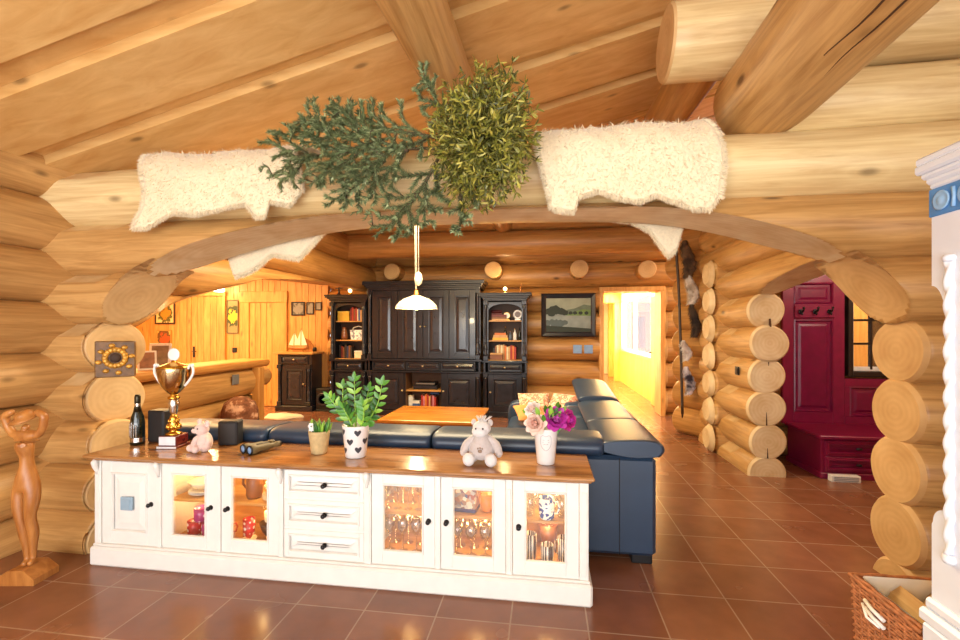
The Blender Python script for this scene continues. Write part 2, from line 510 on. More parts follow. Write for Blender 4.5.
# roof logs running away from the camera
for x, z, r, y0, y1, sl in ((-.67, 3.2, .165, -2.6, 8.5, 0), (1.3, 2.94, .262, -2.6, 3.06, 0), (1.1, 3.45, .17, 3.22, 8.5, 5)):
    mb = MB(); log(mb, 'y', y0, y1, (x, z), r, (sl, 1, 2), seg=.2, n=40, wob=.02)
    if r > .2:      # long drying cracks along the big log
        mb.m = 6
        for a0, ya, yb, w_ in ((-1.95, -.5, 2.7, .006), (-1.62, .4, 2.85, .0045), (-2.25, .2, 1.6, .004), (-2.6, 1.2, 2.4, .003)):
            pts = []
            for i in range(40):
                yy = ya+(yb-ya)*i/39; a = a0+.05*math.sin(yy*3+a0*5)+.015*math.sin(yy*17); pts.append((x+(r-.001)*math.cos(a), yy, z+(r-.001)*math.sin(a)))
            mb.tube(pts, [w_*math.sin(PI*(i+.5)/40)**.5 for i in range(40)], 5)
    struct(mb, 'ceiling_beam', LM+[CRACK])

# ------------------------------------------------------------------ back wall
mb = MB()
for k in range(-1, 10):
    z = .27+.445*k
    if z < 2.2:
        log(mb, 'x', -4.15, .97, (8.4, z), .232, (5, 1, 2), seg=.3, wob=.01)
        log(mb, 'x', 2.05, 4.6, (8.4, z), .232, (5, 1, 2), seg=.2, wob=.01, crown=.04)
    else:
        log(mb, 'x', -4.3, 4.6, (8.4, z), .234, (5, 1, 2), seg=.3, wob=.012)
for x, z, r in ((-.905, 2.56, .15), (.582, 2.55, .155), (1.694, 2.52, .15), (-2.75, 2.56, .15)):
    log(mb, 'y', 7.85, 8.5, (x, z), r, (5, 1, 2), wob=.003, n=28)
mb.m = 5; mb.box(-4.15, .97, 8.42, 8.6, 0, 4.6, 0); mb.box(2.05, 4.6, 8.42, 8.6, 0, 4.6, 0); mb.box(.97, 2.05, 8.42, 8.6, 2.25, 4.6, 0)
struct(mb, 'wall_back', LM)
for z, r in ((2.89, .2), (3.27, .19)):
    mb = MB(); log(mb, 'x', -3.5, 2.4, (7.2, z), r, (5, 1, 2), seg=.25, wob=.012); struct(mb, 'ceiling_beam', LM)
mb = MB(); mb.ax = 2
for x0, x1, z0, z1 in ((.95, 1.03, 0, 2.18), (1.99, 2.07, 0, 2.18), (.95, 2.07, 2.18, 2.26)):
    mb.newseed(); mb.box(x0, x1, 8.19, 8.66, z0, z1, .008)
struct(mb, 'trim_1', PINEGC)

# beams with an arched underside on the left of the sitting room
ARS = smooth_pts([(3.0, 1.4), (3.3, 1.61), (3.61, 1.77), (4.43, 2.0), (4.82, 2.09), (5.9, 2.19), (7.0, 2.23), (8.4, 2.24)])
def arside(p):
    z = interp(ARS, p[1])
    return [p[0], p[1], z] if p[2] < z else None
mb = MB()
log(mb, 'y', 3.1, 8.4, (-3.4, 2.9), .235, (5, 1, 2), seg=.2)
log(mb, 'y', 3.1, 8.4, (-3.4, 2.46), .24, (5, 1, 2), seg=.1, n=44, clamp=arside)
log(mb, 'y', 3.1, 6.9, (-3.4, 2.03), .225, (5, 1, 2), seg=.06, n=44, clamp=arside)
log(mb, 'y', 3.1, 4.2, (-3.4, 1.62), .215, (5, 1, 2), seg=.04, n=44, clamp=arside)
struct(mb, 'beam_arched', LM)

# ------------------------------------------------------------------ pine panelled alcove on the far left
mb = MB(); mb.ax = 2
x = -8.5
while x < -4.15:
    w = random.choice((.13, .15, .17)); mb.newseed()
    mb.box(x, min(x+w-.004, -4.15), 8.2, 8.3, 0, 2.8, .004); x += w
struct(mb, 'wall_alcove', PINEGC)
mb = MB(); mb.box(-8.6, -8.45, 3.1, 8.4, 0, 2.8, 0); struct(mb, 'wall_far_left', PINE)
mb = MB(); mb.box(-8.6, -3.95, 3.1, 3.2, 0, 2.8, 0); struct(mb, 'wall_near_left', PINE)

def pine_door(name, x0, x1, h, y, open_side=1, fw=.1, handle=True):
    mb = MB(); mb.ax = 2
    for a, b_, c, d in ((x0, x0+fw, 0, h-fw), (x1-fw, x1, 0, h-fw), (x0-.01, x1+.01, h-fw, h+.02)):
        mb.newseed(); mb.box(a, b_, y-.05, y+.02, c, d, .008)
    fr = tag(mb.build(name, PINEGC), kind='structure')
    mb = MB(); mb.ax = 2
    n = 5; w = (x1-x0-2*fw)/n
    for i in range(n):
        mb.newseed(); mb.box(x0+fw+w*i, x0+fw+w*(i+1)-.004, y-.025, y+.01, .01, h-fw, .004)
    mb.build('door_leaf', PINEGC, fr)
    if not handle: return
    mb = MB(); hxx = x0+fw+.06 if open_side < 0 else x1-fw-.06
    mb.box(hxx-.02, hxx+.02, y-.04, y-.024, .95, 1.17, .004)
    mb.tube([(hxx, y-.03, 1.07), (hxx, y-.08, 1.07), (hxx+.1*-open_side, y-.085, 1.07)], .009, 8)
    mb.build('door_handle', IRON, fr)
pine_door('door_1', -7.12, -6.3, 2.24, 8.2, -1, .06)
pine_door('door_2', -5.98, -4.98, 2.24, 8.2, 1, .2, False)

# ------------------------------------------------------------------ log wall on the right of the sitting room + hall
ARR = smooth_pts([(3.2, 2.04), (3.8, 2.04), (4.3, 1.99), (4.7, 1.93), (5.02, 1.86)])
def arhall(p):
    if p[1] > 5.05: return None
    z = interp(ARR, p[1]); return [p[0], p[1], z] if p[2] < z else None
mb = MB()
SCR = [(5.85, 0, 2.2, .5, .45)]
for k in range(6):
    z = .02+.336*k
    log(mb, 'y', 4.98-.03*(k == 4), 6.5, (2.25+.012*math.sin(k*2.1), z), .19-.006*(k % 2), (0, 4, 2), seg=.04, n=40, wob=.003, crown=.02, scarf=SCR)
log(mb, 'y', 3.15, 6.5, (2.25, 2.04), .19, (0, 4, 2), seg=.04, n=48, clamp=arhall, wob=.003, scarf=SCR)
log(mb, 'y', 3.15, 6.5, (2.25, 2.38), .19, (0, 4, 2), scarf=SCR)
log(mb, 'y', 3.15, 6.5, (2.25, 2.72), .19, (0, 4, 2))
log(mb, 'y', 3.15, 6.5, (2.25, 3.06), .19, (0, 4, 2))
mb.m = 6
for k, (z, dx, L, up) in enumerate(((.356, .0, .1, -1), (.692, -.01, .13, -1), (1.03, .01, .06, 1), (1.364, 0, .11, -1), (1.70, .015, .08, -1))):
    mb.prism([(2.25+dx-.002, z+up*(.165-L)), (2.25+dx+.002, z+up*(.165-L)), (2.25+dx+.009, z+up*.168), (2.25+dx-.005, z+up*.168)], 'y', 4.948 if k == 4 else 4.978, 5.0)
# saddle notches where the hall wall crosses
for k in range(7):
    z = .17+.336*k
    if k in (3, 4, 5):
        log(mb, 'x', 1.97, 3.40, (5.93, z), .17, (0, 4, 2), seg=.05, n=32, wob=.003, crown=.05); log(mb, 'x', 4.0, 4.6, (5.93, z), .17, (0, 4, 2), seg=.05, n=32, wob=.003)
    else: log(mb, 'x', 1.97, 4.6, (5.93, z), .17, (0, 4, 2), seg=.05, n=32, wob=.003, crown=.05)
struct(mb, 'wall_hall', LM+[CRACK])
# stack of cut stubs at the far corner
mb = MB()
for k in range(8):
    z = .19+.375*k; L = .5+(.14*(k-5) if k > 5 else 0)
    base = Vector((2.26, 6.62, 0)); d = Vector((-.507, .862, 0)); nn = 36
    old = mb.v; sub = MB()
    log(sub, 'x', 0, L, (0, z), .205, (5, 1, 2), seg=.05, n=nn, wob=.003, crown=.02)
    T = Matrix.Translation((base.x, base.y, 0)) @ Matrix.Rotation(math.atan2(d.y, d.x), 4, 'Z')
    # slanted end: shear the near end so that its face looks to the front right
    vs = []
    for p in sub.v:
        q = Vector(p); k0 = max(0, 1-q.x/.3)
        q.x += k0*(-.75*q.y)*.9
        vs.append(T @ q)
    mb.add(vs, sub.f, sub.sm, sub.g, sub.mi)
struct(mb, 'wall_corner', LM)
mb = MB(); mb.ax = 0
mb.box(2.45, 3.4, 6.12, 6.22, 0, 3.6, 0); mb.box(4.0, 4.6, 6.12, 6.22, 0, 3.6, 0); mb.box(3.4, 4.0, 6.12, 6.22, 0, .97, 0); mb.box(3.4, 4.0, 6.12, 6.22, 1.93, 3.6, 0); struct(mb, 'wall_hall_rear', PINEGC)
mb = MB(); mb.box(4.5, 4.65, -.2, 8.6, 0, 4.7, 0); struct(mb, 'wall_far_right', PINE)

# ------------------------------------------------------------------ corridor behind the doorway
YW = plain('yellow white plaster', '#f6e7c4', .6, var=.03)
YP = wood('yellow pine', '#efc368', '#d9a23c', sc=(1.2, 9, 9), knots=.3, rough=.4)
mb = MB()
mb.box(2.2, 2.35, 8.6, 9.8, 0, 2.6, 0); mb.box(2.2, 2.35, 13.6, 16, 0, 2.6, 0)
mb.box(2.2, 2.35, 9.8, 13.6, 0, .9, 0); mb.box(2.2, 2.35, 9.8, 13.6, 2.35, 2.6, 0)
struct(mb, 'wall_corridor_right', YW)
mb = MB(); mb.box(.75, .9, 8.6, 16, 0, 2.6, 0); struct(mb, 'wall_corridor_left', YW)
mb = MB(); mb.box(.75, 2.35, 16, 16.1, 0, 2.6, 0); struct(mb, 'wall_corridor_end', YW)
mb = MB(); mb.box(.7, 2.4, 8.62, 16.1, 2.6, 2.7, 0); struct(mb, 'ceiling_corridor', YP)
mb = MB(); mb.ax = 2
y = 8.62
while y < 15.9:
    mb.newseed(); mb.box(2.18, 2.2, y, y+.145, 0, .86, .004); y += .15
mb.box(2.16, 2.21, 8.62, 16, .86, .92, .006)
for y in (13.65, 14.9): mb.newseed(); mb.box(2.02, 2.2, y, y+.2, 0, 2.6, .006)
mb.newseed(); mb.box(.9, 2.2, 13.6, 13.85, 2.3, 2.6, .006)
struct(mb, 'trim_2', YP)
mb = MB()
for y in (9.8, 11.8, 13.54): mb.box(2.22, 2.3, y, y+.06, .92, 2.35, .004)
mb.box(2.22, 2.3, 9.8, 13.6, .92, .98, .004); mb.box(2.22, 2.3, 9.8, 13.6, 2.29, 2.35, .004)
w2 = tag(mb.build('window_2', YW), kind='structure')
mb = MB(); mb.box(2.255, 2.262, 9.85, 13.55, .97, 2.3, 0); mb.build('window_pane', GLASS, w2)
# open pine door leaf on the right of the doorway, end door
mb = MB(); mb.ax = 2
mb.box(2.11, 2.15, 8.68, 9.5, .01, 2.16, .006)
d = tag(mb.build('door_3', YP), kind='structure')
mb = MB(); mb.tube([(2.11, 9.42, 1.05), (2.06, 9.42, 1.05), (2.055, 9.32, 1.05)], .01, 8); mb.build('door_handle', IRON, d)
mb = MB(); mb.ax = 2; mb.box(1.0, 1.75, 15.94, 15.99, .01, 2.1, .01)
d = tag(mb.build('door_4', YP), kind='structure')
mb = MB(); mb.box(1.15, 1.6, 15.92, 15.95, .9, 1.95, .01); mb.build('door_panel', wood('brown door panel', '#b07428', '#8a5518', kind='obj', sc=(9, 9, 1), knots=0), d)

# ------------------------------------------------------------------ light
W = bpy.data.worlds.new('world'); bpy.context.scene.world = W; W.use_nodes = True
bg = W.node_tree.nodes['Background']; bg.inputs[0].default_value = (.86, .93, 1.0, 1); bg.inputs[1].default_value = 1.6
def area(name, loc, rot, sx, sy, power, col, spread=None):
    l = bpy.data.lights.new(name, 'AREA'); l.shape = 'RECTANGLE'; l.size = sx; l.size_y = sy
    l.energy = power; l.color = col
    o = bpy.data.objects.new(name, l); C.objects.link(o); o.location = loc; o.rotation_euler = rot
    return o
def point(name, loc, power, col, r=.05):
    l = bpy.data.lights.new(name, 'POINT'); l.energy = power; l.color = col; l.shadow_soft_size = r
    o = bpy.data.objects.new(name, l); C.objects.link(o); o.location = loc; return o
DAY = (1, .98, .96); WARM = (1, .62, .24); WARM2 = (1, .79, .48)
area('window_light_rear', (-1.2, -2.8, 1.7), (PI/2, 0, 0), 4.5, 2.4, 190, DAY)
area('window_light_right', (3.2, -.9, 1.6), (PI/2, 0, PI/2), 1.6, 1.8, 130, DAY)
area('sitting_room_light', (-1.2, 4.7, 2.95), (0, 0, 0), 2.6, 1.6, 230, WARM2)
area('alcove_light', (-6.0, 5.9, 2.7), (0, 0, 0), 2.5, 2.5, 300, WARM)
area('alcove_window', (-8.4, 5.4, 1.5), (PI/2, 0, -PI/2), 2.2, 1.6, 60, (1, .8, .5))
area('corridor_light', (1.55, 11.5, 2.55), (0, 0, 0), 1, 4, 260, (1, .7, .3))
area('corridor_window', (3.0, 11.8, 1.8), (PI/2, 0, PI/2), 3.6, 1.6, 700, (1, .93, .8))
area('outside_hall_window', (3.6, 7.2, 3.2), (0, 0, 0), 1, 1.4, 120, (1, .93, .8))
point('hall_light', (3.6, 4.4, 2.5), 65, (1, .85, .65), .2)
area('added_uplight', (-.4, -1.6, .5), (math.radians(150), 0, 0), 5, 1.4, 115, DAY)  # added uplight, no window here: brightens the log undersides like floor bounce
sc = bpy.context.scene
sc.view_settings.view_transform = 'Standard'; sc.view_settings.look = 'None'
sc.view_settings.gamma = 1; sc.view_settings.use_curve_mapping = False
sc.view_settings.exposure = .05

# ================================================================== sideboard
SBX0, SBX1, SBY0, SBY1 = -2.86, .235, 2.52, 2.92
sb = thing('sideboard', 'long white sideboard with oak top, glass doors and three drawers, behind the sofa', 'sideboard', (-1.31, 2.72, 0))
def P(mb, name, mats, par=None): return mb.build(name, mats, par or sb, world=True)
mb = MB()
mb.box(SBX0-.015, SBX1+.02, 2.485, SBY1, 0, .118, .012)
mb.box(SBX0-.005, SBX1+.01, 2.5, SBY1, .118, .132, .006)
P(mb, 'plinth', WHITE)
mb = MB()
mb.box(SBX0, SBX1, 2.89, SBY1, .13, .655, 0)          # back
mb.box(SBX0, SBX0+.022, 2.525, 2.89, .13, .655, 0); mb.box(SBX1-.022, SBX1, 2.525, 2.89, .13, .655, 0)
mb.box(SBX0, SBX1, 2.525, 2.89, .128, .15, 0); mb.box(SBX0, SBX1, 2.525, 2.89, .64, .657, 0)
for x in (-2.395, -1.57, -1.025, -.2): mb.box(x-.012, x+.012, 2.545, 2.89, .15, .64, 0)
for z in (.3, .475): mb.box(-1.555, -1.048, 2.522, 2.55, z-.005, z+.02, 0)
P(mb, 'carcass', WHITE)
for x0, x1 in ((-2.38, -1.585), (-1.01, -.215), (-.185, .21)):
    mb = MB(); mb.prism([(2.882, .155), (2.56, .155), (2.56, .15), (2.8895, .15), (2.8895, .64), (2.882, .64)], 'x', x0, x1); P(mb, 'cabinet_lining', SHELFW)
for x0, x1 in ((-2.38, -1.585), (-1.01, -.215), (-.185, .21)):
    mb = MB(); mb.box(x0, x1, 2.585, 2.882, .392, .408, .002); P(mb, 'shelf', SHELFW)
# pilasters and little carved brackets
PIL = [(-2.86, -2.815), (-2.41, -2.382), (-2.002, -1.972), (-1.585, -1.556), (-1.048, -1.004), (-.622, -.59), (-.216, -.18), (.186, .235)]
for x0, x1 in PIL:
    mb = MB(); mb.box(x0, x1, 2.51, 2.55, .132, .655, .003)
    if x1-x0 > .033:
        xm = (x0+x1)/2; mb.box(x0+.008, x1-.008, 2.505, 2.515, .15, .6, .003)
    P(mb, 'pilaster', WHITE)
for x0, x1 in (PIL[0], PIL[1], PIL[3], PIL[4]):
    mb = MB(); xm = (x0+x1)/2
    mb.tube([(xm, 2.5, .655), (xm, 2.49, .64), (xm, 2.495, .615), (xm, 2.505, .59), (xm, 2.508, .565)], [.016, .02, .017, .012, .006], 10)
    for k in range(3): mb.ball((xm, 2.49+.004*k, .637-.02*k), (.012, .009, .008), 8, 6)
    P(mb, 'carved_bracket', WHITE)
mb = MB(); mb.ax = 0
mb.box(-2.91, .265, 2.47, 2.945, .668, .69, .007); mb.box(-2.89, .25, 2.485, 2.94, .655, .669, .005)
P(mb, 'worktop', OAK)
def knob(par, x, z, y=2.5, r=.013):
    mb = MB(); mb.lathe((x, y, z), [(r*1.15, 0), (r*1.15, -.003), (r*.5, -.006), (r*.45, -.014), (r*.95, -.019), (r*1.05, -.025), (r*.75, -.031), (.002, -.033)], 14, 'y')
    mb.build('knob', IRON, par, world=True)
def frame_door(x0, x1, z0, z1, y, glass, mats=WHITE, st=.078, name='door', par=None, top=None, depth=.022, panelmat=None, mold=.012):
    """framed door facing -y: stiles, rails, an inner moulding and a raised panel or a pane"""
    par = par or sb; top = top or st
    mb = MB()
    mb.box(x0, x0+st, y, y+depth, z0, z1, .003); mb.box(x1-st, x1, y, y+depth, z0, z1, .003)
    mb.box(x0+st, x1-st, y, y+depth, z0, z0+st, .003); mb.box(x0+st, x1-st, y, y+depth, z1-top, z1, .003)
    a, b_, c, e = x0+st, x1-st, z0+st, z1-top
    # moulding: four mitred sloped strips
    def ringf(g, yy): return [(a+g, yy, c+g), (b_-g, yy, c+g), (b_-g, yy, e-g), (a+g, yy, e-g)]
    rr = [ringf(-.004, y-.0005), ringf(0, y-.008), ringf(mold*.6, y-.007), ringf(mold, y+.006)]
    mb.rings(rr, caps=False, smooth=False)
    d = mb.build(name, mats, par, world=True)
    if glass:
        m2 = MB(); m2.box(a+.004, b_-.004, y+.008, y+.011, c+.004, e-.004, 0); m2.build('pane', GLASS, d, world=True)
    else:
        m2 = MB(); g1, g2 = -.003, mold+min(.045, (b_-a)*.2)
        m2.rings([ringf(g1, y+.012), ringf(mold+.004, y+.012), ringf(g2, y+.002), ringf(g2+.003, y+.002)], caps='last', smooth=False)
        m2.build('panel', panelmat or mats, d, world=True)
    return d
d = frame_door(-2.812, -2.413, .14, .645, 2.517, False, st=.07); knob(d, -2.455, .392, 2.517)
mb = MB(); mb.box(-2.66, -2.575, 2.497, 2.513, .36, .445, .004); mb.box(-2.648, -2.587, 2.494, 2.498, .372, .433, .003)
tag(mb.build('light_switch', BLUEBOX, None, (-2.617, 2.51, .36), True), 'square grey blue light switch mounted on the left door of the white sideboard', 'light switch')
for (x0, x1, kx) in ((-2.38, -2.004, -2.04), (-1.97, -1.587, -1.925), (-1.002, -.624, -.66), (-.588, -.218, -.555), (-.178, .184, -.145)):
    d = frame_door(x0, x1, .14, .645, 2.517, True, st=.068, top=.056, mold=.01); knob(d, kx, .395, 2.517)
for z0, z1 in ((.49, .645), (.315, .475), (.14, .3)):
    d = frame_door(-1.553, -1.05, z0, z1, 2.515, False, st=.028, name='drawer', mold=.012); knob(d, -1.29, (z0+z1)/2, 2.508)

# warm lights inside the glazed compartments (they glow in the photograph)
for x in (-2.2, -1.78, -.82, -.4, .01):
    for z in (.615, .375): point('cabinet_light', (x, 2.70, z), 2.6, (1, .66, .26), .045)

# ------------------------------------------------------------------ contents of the sideboard
def pat(name, base, dots, scale=28):
    m, nt, b = nodes(name)
    vo = nt.nodes.new('ShaderNodeTexVoronoi'); vo.inputs['Scale'].default_value = scale; vo.inputs['Randomness'].default_value = .25
    link(nt, coords(nt, 'obj'), vo.inputs['Vector'])
    link(nt, ramp(nt, vo.outputs['Distance'], [(.27, hx(dots)), (.3, hx(base))]), b.inputs['Base Color'])
    b.inputs['Roughness'].default_value = .25; return m
REDDOT = pat('red dotted ceramic', '#b3202c', '#f6eeee'); PINKDOT = pat('pink dotted ceramic', '#a83a78', '#f6eef2')
def mug(x, y, z, r, h, m, label, rz=0, hm=None, tilt=None):
    t = thing('mug', label, 'mug', (x, y, z), rz)
    mb = MB(); mb.lathe((0, 0, 0), [(r*.75, 0), (r*.95, .01), (r, h*.4), (r, h), (r*.92, h), (r*.9, h*.4), (r*.6, .012)], 20)
    mb.build('cup', m, t)
    mb = MB(); mb.tube([(r*.95, 0, h*.8), (r*1.35, 0, h*.82), (r*1.6, 0, h*.55), (r*1.35, 0, h*.25), (r*.95, 0, h*.25)], r*.12, 8)
    mb.build('handle', hm or m, t)
    if tilt: t.rotation_euler = tilt
    return t
S1, S2 = .1555*1.025, .4085*1.025
sb.scale = (1, 1, 1.025)
mug(-2.27, 2.66, S1, .045, .095, REDDOT, 'red dotted mug, leftmost of the mugs behind the left glass door', 0.3)
mug(-2.155, 2.645, S1, .045, .095, PINKDOT, 'pink dotted mug standing between red mugs behind the left glass door', 0)
mug(-2.05, 2.66, S1, .043, .095, REDDOT, 'red dotted mug nearest the door knob behind the left glass door', .6)
mug(-2.22, 2.655, S1+.0955, .044, .09, PINKDOT, 'pink dotted mug stacked on top of two mugs', -.5)
mug(-2.105, 2.655, S1+.0955, .043, .09, REDDOT, 'red dotted mug stacked on top beside a pink mug', .2)
def bowl(x, y, z, r, h, m, name, label, cat):
    mb = MB(); mb.lathe((0, 0, 0), [(r*.4, 0), (r*.45, .004), (r*.8, h*.45), (r, h), (r*.97, h), (r*.75, h*.5), (r*.3, .012)], 24)
    return tag(mb.build(name, m, None, (x, y, z)), label, cat)
def plates(x, y, z, r, n, label, grp, m):
    for k in range(n):
        mb = MB(); mb.lathe((0, 0, 0), [(r*.55, 0), (r*.6, .003), (r*.97, .014), (r, .017), (r*.97, .018), (r*.6, .007), (.002, .006)], 24)
        tag(mb.build('plate', m, None, (x, y, z+.0075*k)), label % ('bottom', 'second', 'third', 'top')[k if k < n-1 else 3], 'plate', grp)
plates(-2.24, 2.7, S2, .09, 3, 'white %s plate of the stack behind the left glass door', 'white plates in the sideboard', CERAM)
bowl(-2.25, 2.7, S2+.036, .08, .05, CREAM, 'bowl', 'cream bowl resting on the white plates behind the left glass door', 'bowl')
t = thing('teapot', 'white teapot on the upper shelf beside cream bowl', 'teapot', (-2.085, 2.66, S2), 2.6)
mb = MB(); mb.lathe((0, 0, 0), [(.03, 0), (.05, .02), (.06, .055), (.05, .095), (.03, .11)], 20); mb.build('body', CERAM, t)
mb = MB(); mb.lathe((0, 0, .11), [(.034, 0), (.03, .012), (.008, .022), (.011, .034), (.002, .042)], 16); mb.build('lid', CERAM, t)
mb = MB(); mb.tube([(.05, 0, .045), (.08, 0, .06), (.095, 0, .1)], [.016, .011, .008], 10); mb.build('spout', CERAM, t)
mb = MB(); mb.tube([(-.045, 0, .09), (-.085, 0, .09), (-.09, 0, .05), (-.05, 0, .03)], .007, 8); mb.build('handle', CERAM, t)
BROWNC = plain('brown stoneware', '#8a5430', .3, coat=.3); DKCER = plain('dark stoneware', '#3a2620', .3, coat=.3)
t = thing('jug', 'tall brown stoneware jug on the upper shelf, second glass door', 'jug', (-1.86, 2.68, S2))
mb = MB(); mb.lathe((0, 0, 0), [(.042, 0), (.05, .02), (.05, .1), (.038, .16), (.042, .2), (.037, .2), (.03, .16), (.04, .03)], 20); mb.build('body', BROWNC, t)
mb = MB(); mb.tube([(-.04, 0, .17), (-.08, 0, .15), (-.08, 0, .08), (-.048, 0, .05)], .008, 8); mb.build('handle', BROWNC, t)
plates(-1.705, 2.68, S2, .085, 4, 'cream %s plate of the stack beside the brown jug', 'cream plates in the sideboard', CREAM)
bowl(-1.705, 2.68, S2+.045, .075, .045, CREAM, 'bowl', 'cream bowl on top of the plates beside the brown jug', 'bowl')
bowl(-1.70, 2.68, S2+.068, .07, .045, CERAM, 'bowl', 'white bowl nested on a cream bowl beside the brown jug', 'bowl')
mug(-1.885, 2.66, S1, .035, .13, REDDOT, 'tall red dotted mug behind the second glass door', 1.5)
bowl(-1.77, 2.72, S1, .07, .09, DKCER, 'pot', 'dark round stoneware pot on the lower shelf, second glass door', 'pot')
mug(-1.765, 2.715, S1+.092, .042, .07, CREAM, 'cream mug standing on the dark round pot', .4)
bowl(-1.675, 2.62, S1, .055, .05, plain('pale wicker', '#d8ad74', .7, var=.3, scale=90), 'bowl', 'small straw coloured bowl low behind the second glass door', 'bowl')
bowl(-1.845, 2.61, S1, .045, .03, CREAM, 'bowl', 'shallow cream bowl low behind the second glass door', 'bowl')
def wineglass(h=.17, r=.03, flute=False):
    t = thing('wine_glass', '', 'glass', (0, 0, 0))
    mb = MB(); b0 = h*.45
    mb.lathe((0, 0, 0), [(.004, b0), (r*.7, b0+.02), (r, b0+(h-b0)*.5), (r*.85, h), (r*.8, h), (r*.93, b0+(h-b0)*.5), (r*.6, b0+.025), (.003, b0+.008)], 14, caps=False); mb.build('bowl', CRYST, t)
    mb = MB(); mb.lathe((0, 0, 0), [(r*.95, 0), (r*.9, .003), (.004, .008), (.0035, b0)], 14); mb.build('stem', CRYST, t)
    return t
g0 = wineglass(.2, .027); first = [True]
def glasses(pts, src, label, group):
    for i, p in enumerate(pts):
        if src not in used: used.append(src); src.location = p; src['label'] = label; src['group'] = group
        else: dup(src, p, label, group=group)
used = []
glasses([(-.95+.065*i, 2.64+.1*j, S2) for i in range(5) for j in range(2)], g0, 'slender clear wine glass on the upper shelf, third glass door', 'wine glasses on the upper shelf')
g1 = wineglass(.21, .034)
glasses([(-.94+.085*i, 2.65+.11*j, S1) for i in range(4) for j in range(2)], g1, 'large clear wine glass on the lower shelf, third glass door', 'wine glasses on the lower shelf')
g2 = wineglass(.19, .036)
glasses([(-.52+.085*i, 2.65+.11*j, S1) for i in range(4) for j in range(2)], g2, 'round clear wine glass on the lower shelf, fourth glass door', 'wine glasses behind the fourth door')
def tumbler(h, r):
    mb = MB(); mb.lathe((0, 0, 0), [(r*.8, 0), (r, h), (r*.93, h), (r*.74, .012)], 16)
    return mb.build('tumbler', CRYST)
# patterned box, orange cup
MOSA = None
m, nt, b = nodes('colourful printed card')
vo = nt.nodes.new('ShaderNodeTexVoronoi'); vo.inputs['Scale'].default_value = 45; link(nt, coords(nt, 'obj'), vo.inputs['Vector'])
hs = nt.nodes.new('ShaderNodeSeparateColor'); link(nt, vo.outputs['Color'], hs.inputs[0])
link(nt, ramp(nt, hs.outputs[0], [(0, hx('#5a3a55')), (.3, hx('#c8a070')), (.5, hx('#8c3a3a')), (.7, hx('#e8d8b8')), (1, hx('#44506e'))]), b.inputs['Base Color']); MOSA = m
t = thing('gift_box', 'box with colourful print leaning on the upper shelf, fourth glass door', 'box', (-.475, 2.68, S2+.002), -.12)
mb = MB(); mb.box(-.075, .075, -.05, .05, 0, .165, .004); mb.build('box_body', MOSA, t)
mb = MB(); mb.box(-.078, .078, -.053, .053, .0, .022, .004); mb.build('box_base', plain('violet card', '#3b3358', .5), t)
mug(-.345, 2.68, S2, .036, .1, plain('amber ceramic', '#d98324', .25), 'amber cup beside the printed box, fourth glass door', .5)
tb = tumbler(.13, .04); tag(tb, 'tall clear tumbler on the upper shelf, right glass door', 'glass', 'tumblers behind the right door')
tb.location = (-.09, 2.66, S2)
for p in ((.1, 2.66, S2), (.06, 2.76, S2), (-.05, 2.77, S2)):
    o = tb.copy(); C.objects.link(o); o.location = p
m, nt, b = nodes('white mug with blue print')
n1 = noise(nt, coords(nt, 'obj'), 45, 1); link(nt, ramp(nt, n1, [(.52, hx('#f2f0ea')), (.56, hx('#3b4c8c'))]), b.inputs['Base Color']); b.inputs['Roughness'].default_value = .25
mug(.01, 2.62, S2, .045, .12, m, 'white beer mug with blue print behind the right glass door', 0)
STR = None
m, nt, b = nodes('brown mug with pale stripes')
wv = nt.nodes.new('ShaderNodeTexWave'); wv.inputs['Scale'].default_value = 26; wv.bands_direction = 'X'; link(nt, coords(nt, 'obj'), wv.inputs['Vector'])
link(nt, ramp(nt, wv.outputs['Fac'], [(.45, hx('#3a261c')), (.6, hx('#e8e0d2'))]), b.inputs['Base Color']); b.inputs['Roughness'].default_value = .25; STR = m
mug(-.085, 2.66, S1, .036, .15, STR, 'tall dark mug with pale stripes, left of three behind the right glass door', 2.5)
mug(.012, 2.62, S1, .037, .11, STR, 'short dark mug with pale stripes, middle of three behind the right glass door', 2.2)
mug(.108, 2.66, S1, .036, .14, STR, 'dark striped mug nearest the right end of the sideboard', 2.7)
bowl(.02, 2.79, S1, .06, .16, BROWNC, 'vase', 'brown stoneware vase behind the striped mugs', 'vase')

